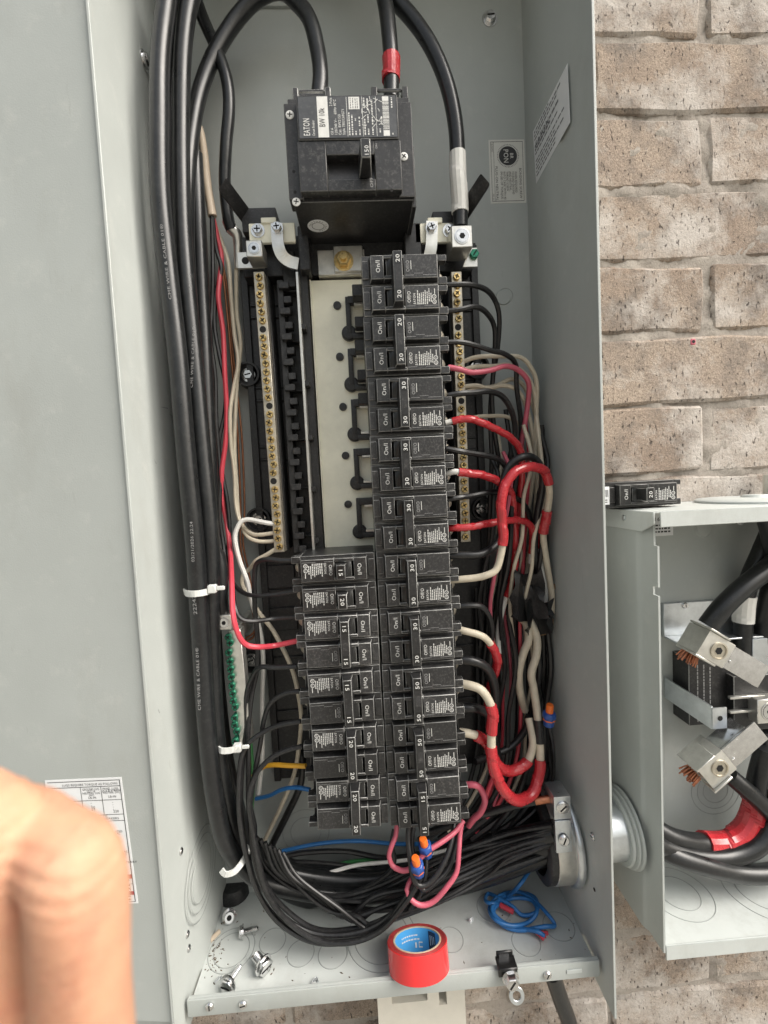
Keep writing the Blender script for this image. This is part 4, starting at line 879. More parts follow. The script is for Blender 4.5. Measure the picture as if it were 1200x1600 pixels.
for i in range(9):
    r_ = random.Random(40+i); d0 = r_.uniform(-6, 6)
    wire('branch_wire', [(386+7*i, 1300+4*i, -52-2*i), (404+8*i, 1350+3*i, -50-3*i), (446+10*i, 1384+4*i+2*d0, -52-3*i), (520+6*i, 1398+7*i-2*d0, -56-3*i), (590, 1386+8*i+2*d0, -60-3*i), (656+5*i, 1352+7*i-d0, -62-3*i), (724+5*i, 1324+6*i-d0, -62-2*i), (800, 1304+5*i, -68-2*i), (862, 1290+4*i, -84)], r_.choice((1.6, 1.9, 2.2)), 'wire_black',
         'thin black wire swept over the floor cables, ' + ('highest', 'second highest', 'third highest', 'fourth highest', 'middle one', 'fourth lowest', 'third lowest', 'second lowest', 'lowest')[i], 'wire', 'wires lying at the bottom of the panel', jitter=2.0)
# ---------------------------------------------------------------- right side branch wires
RG = 'branch wires on the right side of the panel'
def rw(pts, col, r, label, **k): return wire('branch_wire', pts, r, col, label, 'wire', RG, **k)
rw([(694, 446, -80), (715, 445, -80), (738, 445, -76), (760, 453, -68), (775, 470, -58), (781, 496, -50), (777, 540, -42), (769, 595, -36), (767, 650, -32), (768, 720, -28), (766, 790, -26), (763, 860, -24), (756, 930, -24), (750, 1010, -24)], 'wire_black', 2.4, 'black wire from the lower pole of the topmost right breaker')
rw([(696, 487, -80), (720, 482, -80), (746, 480, -76), (762, 490, -66), (772, 515, -54), (772, 560, -44), (769, 620, -36), (774, 680, -30), (783, 740, -26), (788, 800, -24), (784, 880, -24), (772, 960, -24), (762, 1060, -24)], 'wire_black', 2.4, 'black wire from the upper pole of the second right breaker')
rw([(699, 535, -80), (720, 535, -80), (744, 539, -76), (768, 547, -70), (790, 553, -62), (805, 570, -54), (809, 607, -46), (814, 660, -40), (813, 720, -36), (806, 800, -32), (798, 880, -30), (790, 960, -28)], 'wire_black', 2.4, 'black wire curving over from the lower pole of the second right breaker')
rw([(700, 574, -80), (718, 577, -80), (738, 581, -76), (764, 580, -70), (790, 574, -64), (811, 579, -58), (824, 597, -52), (827, 625, -46), (820, 660, -42), (813, 700, -38), (812, 760, -34), (810, 830, -30), (802, 900, -28), (795, 950, -26)], 'wire_pink', 2.5, 'faded pink-red wire from the third right breaker', n=10)
rw([(723, 566, -48), (738, 561, -50), (756, 557, -52), (785, 555, -52), (812, 560, -50), (830, 577, -46), (839, 600, -42), (839, 640, -38), (835, 690, -34), (832, 740, -32), (826, 800, -30), (816, 860, -28), (800, 930, -26), (792, 980, -26)], 'wire_cream', 2.2, 'topmost cream wire leaving the right neutral bar')
rw([(724, 578, -48), (745, 574, -48), (770, 571, -48), (800, 571, -48), (822, 585, -44), (834, 612, -40), (840, 660, -36), (843, 720, -32), (840, 790, -28), (830, 850, -26), (822, 920, -24), (830, 980, -24)], 'wire_cream', 2.2, 'second cream wire from the top of the right neutral bar')
rw([(726, 604, -48), (745, 604, -48), (763, 606, -46), (785, 602, -44), (806, 608, -42), (822, 630, -38), (832, 680, -34), (838, 740, -30), (834, 820, -28), (824, 880, -26)], 'wire_cream', 2.2, 'third cream wire from the top of the right neutral bar')
rw([(727, 613, -48), (748, 609, -46), (775, 603, -40), (800, 594, -38), (820, 604, -34), (836, 640, -32), (845, 690, -30), (850, 740, -28), (846, 800, -26), (838, 860, -26), (842, 910, -26), (855, 950, -30)], 'wire_cream', 2.2, 'lowest cream wire in the fan leaving the right neutral bar')
rw([(730, 654, -50), (760, 650, -40), (800, 655, -34), (830, 690, -30), (842, 750, -26), (850, 820, -24), (848, 880, -24)], 'wire_cream', 2.0, 'cream wire hidden behind the red taped wires on the right')
rw([(700, 618, -80), (720, 616, -80), (740, 613, -76), (764, 613, -70), (785, 621, -62), (799, 646, -54), (804, 678, -46), (798, 712, -42), (793, 760, -38), (796, 830, -34), (786, 900, -30), (776, 980, -28)], 'wire_black', 2.7, 'black wire from the upper pole of the third right breaker')
wraps = lambda a, b, ex=.55: [('tape_red', a, b, ex)]
rw([(696, 661, -80), (712, 658, -82), (730, 655, -82), (750, 658, -80), (778, 672, -74), (799, 684, -68), (811, 702, -62), (815, 726, -56), (812, 770, -48), (806, 830, -42), (804, 880, -38), (794, 930, -36)], [('wire_white', 0, 1)], 2.5, 'red taped wire from the lower pole of the third right breaker', wraps=wraps(.03, .98), n=10)
rw([(697, 701, -80), (718, 704, -80), (738, 709, -76), (767, 714, -68), (785, 722, -60), (796, 744, -52), (800, 790, -44), (796, 850, -38), (788, 910, -34)], 'wire_black', 2.7, 'black wire from the upper pole of the fourth right breaker')
rw([(698, 740, -80), (712, 738, -84), (730, 739, -84), (757, 742, -80), (781, 753, -72), (797, 770, -62), (803, 810, -52), (806, 860, -46), (800, 905, -42), (788, 945, -38), (778, 985, -36), (780, 1020, -34)], [('wire_white', 0, 1)], 2.7, 'red taped wire from the lower pole of the fourth right breaker', wraps=wraps(.04, .74, .7), n=10)
rw([(699, 780, -80), (718, 778, -80), (738, 775, -74), (766, 770, -66), (792, 772, -58), (812, 782, -50), (827, 804, -42), (832, 850, -36), (830, 920, -30)], 'wire_black', 2.6, 'black wire from the upper pole of the fifth right breaker')
rw([(700, 825, -80), (716, 824, -84), (736, 823, -84), (764, 819, -80), (790, 813, -72), (812, 813, -62), (828, 822, -52), (833, 842, -44), (829, 880, -38)], [('wire_white', 0, 1)], 2.5, 'red taped wire from the lower pole of the fifth right breaker', wraps=wraps(.02, .95), n=10)
rw([(701, 868, -80), (722, 867, -82), (747, 865, -82), (770, 857, -78), (781, 840, -74), (783, 800, -74), (784, 766, -76), (796, 730, -78), (815, 714, -78), (834, 716, -74), (846, 734, -66), (848, 762, -58), (841, 800, -50), (836, 850, -44), (838, 900, -38), (832, 950, -34)], 'wire_black', 3.6, 'thick black wire arching over the red loop on the right', n=10)
rw([(702, 907, -80), (722, 906, -84), (742, 903, -88), (760, 899, -90), (774, 890, -91), (781, 872, -92), (785, 840, -93), (785, 812, -93), (782, 788, -94), (787, 762, -94), (804, 739, -92), (825, 730, -88), (844, 732, -82), (855, 744, -76), (859, 764, -70), (858, 784, -64), (851, 812, -56), (848, 838, -50), (853, 870, -46), (860, 905, -44), (864, 940, -42), (862, 960, -40)], [('wire_cream', 0, 1)], 3.2, 'thick cream wire wrapped in red tape, looping high on the right', n=12, wraps=[('tape_red', .20, .575, .8), ('tape_red', .665, .735, 1.2)])
rw([(856, 800, -48), (846, 830, -44), (843, 856, -40), (846, 890, -38), (853, 920, -38), (851, 950, -36)], [('wire_white', 0, 1)], 3.0, 'short white wire with red tape beside the speckled cream wire', n=10, wraps=[('tape_red', .05, .38, .5)])
rw([(712, 947, -80), (732, 946, -82), (750, 949, -80), (764, 962, -74), (769, 986, -66), (766, 1020, -56), (760, 1080, -46)], 'wire_black', 2.8, 'black wire from the upper pole of the seventh right breaker')
rw([(713, 983, -80), (728, 985, -86), (747, 992, -88), (762, 999, -86), (773, 1016, -80), (776, 1034, -74), (773, 1052, -66), (766, 1080, -56), (762, 1120, -46)], [('wire_cream', 0, 1)], 3.2, 'cream wire ending in red tape from the seventh right breaker', n=10, wraps=[('tape_red', .28, .98, .6)])
rw([(714, 1031, -80), (732, 1031, -84), (750, 1036, -84), (764, 1049, -80), (773, 1074, -72), (773, 1110, -62), (766, 1160, -50)], 'wire_black', 4.3, 'thick black wire from the upper pole of the upper 50 breaker', n=10)
rw([(716, 1068, -80), (732, 1070, -88), (750, 1077, -92), (763, 1092, -94), (770, 1114, -94), (769, 1150, -94), (769, 1186, -94), (778, 1220, -92), (796, 1244, -88), (816, 1250, -82), (834, 1236, -76), (842, 1208, -70), (844, 1180, -66), (843, 1150, -62), (840, 1115, -58), (833, 1075, -54), (831, 1050, -52), (838, 1022, -50), (839, 996, -46), (830, 972, -42), (822, 960, -36)], [('wire_cream', 0, 1)], 3.9, 'thick cream wire from the upper 50 breaker in a long red taped loop', n=12, wraps=[('tape_red', .115, .185, .8), ('tape_red', .225, .585, .9), ('wire_black', .625, .70, .9)])
rw([(718, 1106, -80), (736, 1105, -82), (752, 1110, -78), (766, 1122, -70), (770, 1150, -62), (780, 1190, -52)], 'wire_black', 4.2, 'thick black wire from the upper pole of the lower 50 breaker', n=10)
rw([(719, 1144, -80), (734, 1146, -84), (750, 1152, -84), (762, 1164, -82), (772, 1186, -80), (788, 1204, -76), (808, 1203, -72), (824, 1190, -68), (831, 1168, -64), (830, 1146, -60), (826, 1122, -54)], [('wire_cream', 0, 1)], 3.8, 'thick cream wire from the lower 50 breaker in a shorter red taped loop', n=12, wraps=[('tape_red', .10, .72, .85)])
rw([(815, 966, -38), (824, 978, -42), (826, 1000, -44), (818, 1022, -44), (811, 1050, -44), (812, 1078, -40), (820, 1110, -34)], 'wire_cream', 4.0, 'thick dirty cream wire with an S bend beside the frayed sheath', n=12)
for i, (u, c_, r_) in enumerate(((786, 'wire_red', 1.7), (797, 'wire_pink', 1.6))):
    rw([(u-4, 925, -30), (u-8, 960, -28), (u-4, 1000, -26), (u+1, 1050, -26), (u, 1100, -26), (u-2, 1160, -28), (u-12, 1210, -34), (u-26, 1260, -44)], c_, r_, ('thin red wire hanging deep behind the right loops', 'thin pink wire hanging deep behind the right loops')[i])
for i, (u, w_) in enumerate(((757, 0), (776, 4), (806, 8), (826, 3), (852, 0), (866, 2), (744, 4))):
    rw([(u, 905+w_*3, -22), (u+6-w_, 980, -18), (u-2+w_, 1060, -18), (u+4, 1140, -20), (u-6, 1210, -26), (u-30, 1265, -40), (u-90, 1312, -44)], 'wire_black', (2.6, 3.2, 4.2, 4.0, 3.0, 2.6, 2.4)[i],
       ('black wire deep at the back right, ' + ('second from the breakers', 'third from the breakers', 'under the red thin wires', 'behind the S bend', 'behind the speckled cream wire', 'nearest the right wall', 'nearest the breakers')[i]))
for i, (u, y_, c_, r_) in enumerate(((842, -46, 'wire_cream', 1.9), (822, -48, 'wire_cream', 1.9), (850, -40, 'wire_black', 2.4), (804, -52, 'wire_black', 2.2), (790, -56, 'wire_pink', 2.0), (774, -50, 'wire_black', 2.2))):
    r2 = random.Random(70+i)
    rw([(u-4, 650+14*i, y_), (u+6, 715+6*i, y_-4), (u+r2.uniform(-8, 8), 780, y_-6), (u-6+r2.uniform(-8, 8), 840, y_-6), (u-14+r2.uniform(-6, 6), 890, y_-2), (u-24, 945, y_+6), (u-20, 1000, y_+12)], c_, r_,
       'wire crossing in front of the right tangle, ' + ('cream and rightmost', 'cream and inner', 'black and rightmost', 'black beside the cream pair', 'pink', 'black and leftmost')[i], jitter=2.0)
for i, (u, y_, c_, r_) in enumerate(((782, -34, 'wire_black', 2.4), (812, -30, 'wire_red', 2.0), (838, -34, 'wire_black', 2.8), (770, -30, 'wire_cream', 1.8), (858, -30, 'wire_black', 3.0), (800, -40, 'wire_black', 2.6), (826, -24, 'wire_cream', 1.8))):
    rw([(u+8, 640+12*i, y_+4), (u+14, 720, y_+4), (u+10, 800, y_), (u+6, 880, y_), (u-4, 960, y_), (u+4, 1040, y_-4), (u-2, 1120, y_-2), (u-8, 1190, y_-6), (u-30, 1250, y_-10), (u-70, 1300, y_-14)], c_, r_,
       'wire in the crowded right hand run, ' + ('black and second from the breakers', 'red and in the middle', 'black and in front of the cream fan', 'cream and nearest the breakers', 'black and nearest the right wall', 'black and foremost in the middle', 'cream and deepest in the middle')[i], jitter=2.5)
rw([(742, 1190, -60), (768, 1180, -50), (800, 1165, -44), (820, 1140, -42), (826, 1118, -44)], 'wire_black', 3.4, 'dark curved wire behind the shorter red loop', n=10)
rw([(726, 1226, -80), (742, 1226, -84), (753, 1234, -82), (756, 1250, -78), (750, 1268, -74), (741, 1279, -70), (732, 1290, -66)], 'wire_pink', 3.0, 'pink-red wire curling back under the lowest right breaker', n=10)
rw([(752, 1270, -60), (762, 1240, -56), (772, 1210, -50), (780, 1180, -44)], 'wire_red', 2.4, 'short red wire slanting up behind the lowest right breaker')
BG = 'wires hanging below the right column'
def bw(pts, col, r, label): return wire('branch_wire', pts, r, col, label, 'wire', BG, n=10)
bw([(620, 1288, -76), (618, 1305, -80), (611, 1322, -84), (607, 1338, -86), (612, 1353, -88), (624, 1360, -90), (638, 1358, -92), (652, 1345, -92), (668, 1329, -90), (690, 1314, -86), (712, 1300, -80), (724, 1282, -74)], 'wire_pink', 2.3, 'pink-red wire making the upper U below the right column')
bw([(722, 1284, -74), (720, 1305, -80), (718, 1330, -86), (712, 1360, -92), (698, 1386, -96), (678, 1408, -98), (658, 1414, -98), (642, 1406, -96), (637, 1390, -92), (641, 1374, -86), (650, 1360, -78)], 'wire_pink', 2.3, 'pink-red wire making the long lower U below the right column')
bw([(640, 1284, -80), (638, 1310, -86), (640, 1340, -92), (645, 1366, -96), (654, 1384, -98), (668, 1382, -98), (684, 1364, -94), (698, 1336, -88), (706, 1306, -80), (710, 1284, -72)], 'wire_black', 2.4, 'black wire making the nearer U below the right column')
bw([(646, 1286, -76), (644, 1320, -84), (648, 1356, -90), (660, 1390, -92), (678, 1380, -90), (700, 1356, -84), (710, 1320, -76), (720, 1284, -66)], 'wire_black', 2.3, 'black wire making the farther U below the right column')
bw([(616, 1296, -66), (613, 1320, -72), (615, 1342, -74), (610, 1362, -70), (580, 1384, -60), (540, 1400, -54)], 'wire_black', 2.2, 'black wire hanging just left of the upper pink U')
bw([(664, 1330, -70), (666, 1350, -76), (664, 1375, -82), (654, 1398, -86), (640, 1420, -86)], 'wire_black', 2.4, 'black wire below the blue and orange wire connectors')
bw([(640, 1398, -92), (648, 1382, -88), (652, 1362, -82), (654, 1340, -78)], 'wire_black', 2.2, 'short black wire running up into the lower wire connector')

# ================================================================== SMALL THINGS IN THE PANEL
def wire_connector(p, ax, label):
    """push-in style lever nut: blue shell with an orange plunger"""
    p, ax = V(p), V(ax).normalized(); x, y, _ = frame_of(ax)
    o = thing('wire_connector', p, label, 'wire connector', 'blue and orange wire connectors')
    MB().lathe([(3.4, 0), (5.2, 1), (5.6, 10), (6.2, 14), (5.0, 15), (4.0, 15)], p, ax, 8).lathe([(6.6, 8.5), (6.6, 13.4), (5, 13.5)], p, ax, 6).build('shell', 'nut_blue', o, bevel=.3)
    MB().annulus(p+ax*7.2, ax, 5.2, 6.1, 1.3, 8).build('band', 'nut_orange', o)
    MB().lathe([(3.6, 12), (3.6, 22), (3.0, 23.2), (0, 23.4)], p, ax, 14).build('plunger', 'nut_orange', o); return o
wire_connector(P(857, 1134, y=-66), (0.03, -.15, 1), 'blue and orange wire connector standing by the right wall')
wire_connector(P(655, 1366, y=-96), (-.16, -.3, 1), 'nearer blue and orange wire connector under the right column')
wire_connector(P(668, 1336, y=-86), (-.2, -.3, 1), 'farther blue and orange wire connector tucked behind the lowest breaker handle')
wire('connector_lead', [(858, 1134, -66), (862, 1160, -60), (866, 1190, -54), (862, 1220, -48), (850, 1238, -44)], 1.8, 'wire_black', 'thin black wire hanging from the connector by the right wall', 'wire')
# frayed sheath and tape scraps
def scrap(name, c, s_, m, label, cat, seed, elong=1.0):
    r_ = random.Random(seed); m_ = MB(); n_ = 6; g_ = [[None]*(n_+1) for _ in range(n_+1)]
    for i in range(n_+1):
        for j_ in range(n_+1):
            a, b = i/n_-.5, j_/n_-.5
            g_[i][j_] = V((a*s_+r_.uniform(-.1, .1)*s_, math.sin(a*7+seed)*s_*.22+r_.uniform(-.1, .1)*s_, b*s_*elong+math.cos(b*6+a*4)*s_*.15+r_.uniform(-.09, .09)*s_))+c
    vs_ = [g_[i][j_] for i in range(n_+1) for j_ in range(n_+1)]; W_ = n_+1
    fs = [(i*W_+j_, (i+1)*W_+j_, (i+1)*W_+j_+1, i*W_+j_+1) for i in range(n_) for j_ in range(n_)]
    m_.add(vs_, fs); m_.add([p+V((.2, .7, .1)) for p in vs_], [tuple(reversed(f)) for f in fs])
    o = m_.build(name, m, base=c); tag(o, label, cat); return o
scrap('torn_tape', P(824, 928, y=-50), 32, 'black', 'crumpled black tape around the frayed cable ends on the right', 'tape scrap', 1, 1.5)
scrap('torn_tape', P(840, 962, y=-48), 26, 'cable', 'torn black sheath hanging over the S bend wire', 'tape scrap', 2, 1.3)
for i, (u, v, e) in enumerate(((866, 914, .5), (860, 958, .6), (858, 976, 1.2), (800, 938, .8), (846, 985, 1.0))):
    scrap('paper_filler', P(u, v, y=-40), 9, 'kraft', 'brown paper filler scrap frayed from a cable, ' + ('sticking out to the right', 'at the end of the speckled cream wire', 'lowest by the right wall', 'left of the black tape', 'next to the torn sheath')[i], 'paper scrap', 10+i, e)
# roll of red tape leaning on the lip
tl_ = math.radians(23); ax = V((0, math.sin(tl_), math.cos(tl_))); F = V((19.5, -128.0, -620.4)); cen = F+V((0, math.cos(tl_), -math.sin(tl_)))*27.4
tp = thing('tape_roll', cen, 'roll of red electrical tape with blue core resting on the panel lip', 'tape roll')
RO, RI, HH = 27.4, 20.4, 20.5
MB().lathe([(RI+1.6, 0), (RO-.5, 0), (RO, .5), (RO, HH-.5), (RO-.5, HH)], cen, ax, 56, cap=False).build('tape', 'tape_roll', tp)
MB().lathe([(RO-.5, HH)]+[(RO-.6-i*.36, HH+(.12 if i % 2 else -.10)+random.uniform(-.06, .06)) for i in range(13)]+[(RI+1.6, HH-.1)], cen, ax, 56, cap=False).build('tape_edge', 'tape_side', tp)
MB().lathe([(RI+1.6, HH-.1), (RI+1.4, HH+.2), (RI+.1, HH+.2), (RI, HH-.2), (RI, HH-.4), (RI+.1, 0), (RI+1.6, 0)], cen, ax, 56, cap=False).build('cardboard_ring', 'cardboard', tp)
co = MB().lathe([(RI-.05, HH-.6), (RI-.05, .2)], cen, ax, 56, cap=False).build('core_liner', 'core_blue', tp)
mb = MB(); x_, y_, _ = frame_of(ax)
def core_patch(a0, a1, h0, h1, m, rr=RI-.25):
    n_ = 6
    for k in range(n_):
        a, b = a0+(a1-a0)*k/n_, a0+(a1-a0)*(k+1)/n_
        f_ = lambda t, h: cen+ax*h+(V((1, 0, 0))*math.sin(t)+V((0, math.cos(tl_), -math.sin(tl_)))*math.cos(t))*rr
        mb.quad(f_(a, h0), f_(b, h0), f_(b, h1), f_(a, h1), m)
core_patch(.62, 1.05, 4, HH-2, 1)
for k in range(3): core_patch(.70+k*.11, .74+k*.11, 8+k, HH-5, 0, RI-.4)
for k in range(2):
    t = -.75
    while t < .1: w_ = random.uniform(.05, .12); core_patch(t, t+w_, 14-3*k, 15.0-3*k, 0); t += w_+.035
core_patch(-.05, .02, 5, 9, 0); core_patch(.12, .30, 5, 6, 0); core_patch(.12, .30, 8.5, 9.5, 0); core_patch(.12, .15, 5, 9.5, 0)
mb.build('core_lettering', ['print_white', 'navy'], co)
# coil of blue wire with red ends
def blue_pts():
    return [(828, 1366, -30), (815, 1384, -44), (790, 1402, -56), (770, 1412, -62), (760, 1408, -64), (764, 1396, -64), (780, 1402, -66), (800, 1418, -70), (818, 1430, -74), (838, 1424, -76), (834, 1402, -70), (806, 1394, -62), (778, 1400, -62), (764, 1420, -70), (775, 1438, -80), (800, 1446, -84), (826, 1440, -82), (840, 1424, -76), (828, 1406, -68), (800, 1404, -66), (772, 1420, -72), (782, 1442, -82), (810, 1454, -86), (850, 1450, -84), (868, 1446, -80), (852, 1424, -70), (828, 1400, -60), (800, 1394, -58), (770, 1418, -66), (784, 1440, -80), (812, 1450, -86), (838, 1455, -88), (850, 1462, -90)]
pts = blue_pts(); q = []
for (u, v, y) in pts:
    p = P(u, v, z=ZF+3+((len(q)*7) % 11)*.7); q.append((p, 0, 0))
q[0] = (P(826, 1362, y=-44), 0, 0); q[1] = (P(812, 1382, y=-52), 0, 0)
bl = wire('blue_wire_coil', q, 1.9, 'wire_blue', 'loose coil of blue wire with red tipped ends on the panel floor', 'wire coil', n=10, step=2)
a = P(790, 1420, z=ZF+7); MB().tube(crom([P(782, 1414, z=ZF+8), P(792, 1420, z=ZF+8), P(802, 1425, z=ZF+8)]), 2.5, 10).build('red_tip', 'wire_red', bl)
for k in range(3): MB().tube(crom([P(830, 1450, z=ZF+3), P(842, 1456+2*k, z=ZF+3+k), P(856-3*k, 1458+5*k, z=ZF+2+k)]), 1.7, 8).build('red_tip', 'wire_red', bl)
# loose bolts on the floor
def bolt(u, v, d, r, L, hr, label, flange=0, lift=0):
    p = P(u, v, z=ZF+hr+lift); d = V(d).normalized(); o = thing('bolt', p-V((0, 0, hr)), label, 'bolt', 'loose bolts on the panel floor')
    MB().hexhead(p, -d, hr, hr*.75).build('head', 'steel', o, bevel=.3)
    if flange: MB().lathe([(flange, 0), (flange, 1.2), (hr, 1.6)], p+d*.2, -d, 24).build('flange', 'steel', o)
    prof = []; n_ = int(L/1.3)
    for i in range(n_): prof += [(r, i*1.3), (r*.84, i*1.3+.65)]
    prof.append((r*.5, L)); MB().lathe(prof, p, d, 12).build('shank', 'steel', o, ang=60)
    x, y, _ = frame_of(d); q2 = p-d*(hr*.75+.15); MB().quad(q2-x*hr*.7-y*.8, q2+x*hr*.7-y*.8, q2+x*hr*.7+y*.8, q2-x*hr*.7+y*.8).build('slot', 'hole', o); return o
bolt(411, 1507, (-1, .9, .12), 4.6, 12, 7.6, 'large bright hex bolt with slotted head lying on the floor', flange=8.6)
bolt(357, 1537, (.38, 1, -.12), 2.6, 18, 6.4, 'long bright screw tucked behind the left end of the lip', flange=7.6)
bolt(380, 1456, (1, .25, -.1), 2.6, 15, 5.6, 'small hex bolt lying next to the round nut', flange=6.4)
nt = P(359, 1441, z=ZF); o = thing('flange_nut', nt, 'small round flanged nut on the floor at the left wall', 'nut')
dd = V((.25, -.8, .45)).normalized(); MB().lathe([(3, 0), (7, 0), (7.2, 1), (5, 2.2), (4.6, 5), (2.4, 5), (2.2, 1)], nt+V((0, 0, 6.4)), dd, 20).build('nut', 'steel', o); MB().disc(nt+V((0, 0, 6.4))+dd*3, dd, 2.3, 12).build('bore', 'hole', o)
# white plastic crumb, pinkish sheath bit, dirt
tag(scrap('plastic_crumb', P(736, 1438, z=ZF+2), 5, 'paper', 'small white crumb on the floor right of the tape', 'scrap', 31), cat='scrap')
a, b = P(328, 1470, z=ZF+2), P(343, 1455, z=ZF+2); o = MB().tube([a, (a+b)/2, b], 2.2, 8).build('sheath_offcut', 'jacket', base=a); tag(o, 'short pinkish sheath offcut on the floor at the left', 'scrap')
r_ = random.Random(4); dm = MB()
for k in range(150):
    if k < 85: u, v = r_.gauss(328, 13), r_.gauss(1492, 20)
    else: u, v = r_.uniform(330, 930), r_.uniform(1420, 1540)
    p = P(u, v, z=ZF+.05)
    if p.x < XL+2 or p.x > XR-2 or p.y < -108 or p.y > -3: continue
    s_ = r_.uniform(.35, 1.3); a = r_.uniform(0, 3); e = V((math.cos(a), math.sin(a), 0))*s_*r_.uniform(.7, 2); f = V((-math.sin(a), math.cos(a), 0))*s_*.6
    dm.add([p-e, p+f, p+e, p-f, p+V((0, 0, s_*.7))], [(0, 1, 4), (1, 2, 4), (2, 3, 4), (3, 0, 4)])
o = dm.build('dirt', 'dirt', base=(0, -60, ZF), smooth=False); tag(o, 'dark crumbs of dirt and filings on the panel floor', 'dirt', kind='stuff')
for i, (u, v) in enumerate(((342, 1533), (492, 1535))):
    c0 = P(u, v, z=ZF+1); pts = [c0+V((math.cos(t*1.3)*3, math.sin(t*1.9)*3, 1+math.sin(t))) for t in range(6)]
    o = MB().tube(crom(pts, 1), .45, 6).build('metal_shaving', 'zinc', base=c0); tag(o, ('curled metal shaving by the left end of the lip', 'curled metal shaving on the floor near the middle of the lip')[i], 'shaving')
# black plug in the floor corner
p = P(366, 1396, z=ZF); o = MB().lathe([(17, 0), (16, 10), (14.5, 13), (0, 13)], p, (0, 0, 1), 24).build('floor_plug', 'black', base=p); tag(o, 'black plastic plug in the back left corner of the panel floor', 'plug')

# ---------------------------------------------------------------- conduit hub through the right wall
HZ, HY = -560.0, -48.0
hub = thing('conduit_bushing', (XR, HY, HZ), 'metal conduit bushing with black liner and ground lug in the right wall', 'conduit fitting')
X_ = V((-1, 0, 0)); c0 = V((XR, HY, HZ))
MB().lathe([(38, 0), (46, 0), (46.5, 3), (45, 7), (38, 7)], c0+V((-.2, 0, 0)), X_, 26, cap=False).build('locknut', 'zinc', hub, bevel=.8)
MB().lathe([(36, 6), (42, 6), (43, 8), (43, 24), (40, 27), (36, 27)], c0, X_, 44, cap=False).build('ring', 'tin', hub)
MB().lathe([(39, 22), (42.4, 24), (42.4, 31), (39, 33), (34, 33), (32, 28), (32, 4)], c0, X_, 44, cap=False).build('liner', 'black', hub)
MB().disc(c0+X_*6, X_, 33, 40).build('throat', 'hole', hub)
# two-step lug with slotted screws on top of the ring
a = P(883, 1240, y=-104); b = P(884, 1306, y=-112); yb_ = -112
m_ = MB().box(160, 176, -108, -70, -497, -520)
m_ = MB().hexa([(152, -92, -512), (168, -92, -512), (168, -92, -490), (152, -92, -490)], [(152, -70, -512), (168, -70, -512), (168, -70, -490), (152, -70, -490)])
m_.hexa([(151, -97, -540), (166, -97, -540), (167, -93, -512.5), (152, -93, -512.5)], [(151, -93, -540), (166, -93, -540), (167, -89, -512.5), (152, -89, -512.5)])
m_.build('ground_lug', 'zinc', hub, bevel=.8, seg=2)
screw('lug_screw', (160, -92, -500), (0, -1, 0), 6, 2.4, 'steel', hub, slot=1); screw('lug_screw', (158.5, -96.4, -528), (0, -1, .1), 5, 2.4, 'steel', hub, slot=1)
wire('bonding_wire', [(V((155, -80, -500)), 0, 0), (V((140, -78, -502)), 0, 0), (V((118, -70, -512)), 0, 0), (V((84, -60, -528)), 0, 0), (V((40, -50, -548)), 0, 0)], 3.6, [('copper', 0, .14), ('wire_black', .14, 1)], 'black bonding wire with bare copper strands entering the bushing lug', 'wire', n=10)
nip = thing('conduit_nipple', (215, HY, HZ-45), 'grey metal conduit nipple joining the two boxes', 'conduit')
MB().lathe([(29, 0), (29, 62)], (XR+2, HY, HZ), (1, 0, 0), 44).build('pipe', 'zinc', nip)
MB().lathe([(29, 0), (37, 0), (37.5, 2), (37.5, 5), (34, 7), (29, 7)], (XR+4.5, HY, HZ), (1, 0, 0), 12).build('locknut', 'zinc', nip, bevel=.6)
MB().lathe([(29, 0), (33, 0), (34, 2), (32.5, 3.5), (35.5, 4.5), (36, 6), (34.5, 7), (37, 8), (37.5, 10), (29, 11)], (XR+52, HY, HZ), (1, 0, 0), 44, cap=False).build('locknut', 'paint', nip)

# ---------------------------------------------------------------- latch hardware on the lip
p = P(793, 1508, y=-114); lt_ = thing('lip_latch', p, 'square clip with hex screw and ring terminal on the panel lip', 'latch')
MB().box(p.x-9, p.x+8, -118, -106, p.z-2, p.z+1).box(p.x-8, p.x+7, -108, -106, p.z+1, p.z+6).box(p.x-9, p.x+8, -117, -115.5, p.z-8, p.z-2).build('clip', 'breaker_dark', lt_, bevel=.6)
MB().box(p.x-6, p.x+3, -109, -108.1, p.z+1, p.z+5).build('clip_plate', 'steel', lt_)
screw('latch_screw', (p.x+1, -118, p.z-7), (0, -1, 0), 6.2, 6, 'steel', lt_, hexa=True, slot=1, washer=7.4)
m_ = MB().annulus((p.x+6, -117, p.z-25), (0, -1, .3), 3.6, 6.8, 1.6, 28).box(p.x+1, p.x+5, -117.6, -116.2, p.z-21, p.z-10)
m_.build('ring_terminal', 'zinc', lt_, bevel=.3)
# beige plastic device and dark cable below the panel
bz = thing('plastic_cover', (24, 0, -790), 'beige plastic cover with slots under the panel, on the brick wall', 'cover')
x0, x1 = P(590, 1570, y=-66).x, P(727, 1570, y=-66).x; zt = P(655, 1548, y=-66).z; zb = zt-150
sl = [(P(612, 1560, y=-66).x, P(668, 1560, y=-66).x, P(640, 1566, y=-66).z), (P(686, 1560, y=-66).x, P(698, 1560, y=-66).x, P(692, 1570, y=-66).z)]
m_ = MB().box(x0, sl[0][0], -66, 5, zb, zt).box(sl[0][1], sl[1][0], -66, 5, zb, zt).box(sl[1][1], x1, -66, 5, zb, zt).box(sl[0][0], sl[0][1], -66, 5, zb, sl[0][2]).box(sl[1][0], sl[1][1], -66, 5, zb, sl[1][2])
m_.build('housing', 'beige', bz); MB().box(sl[0][0], sl[0][1], -40, 4, sl[0][2], zt-2).box(sl[1][0], sl[1][1], -40, 4, sl[1][2], zt-2).build('recess', 'black', bz)
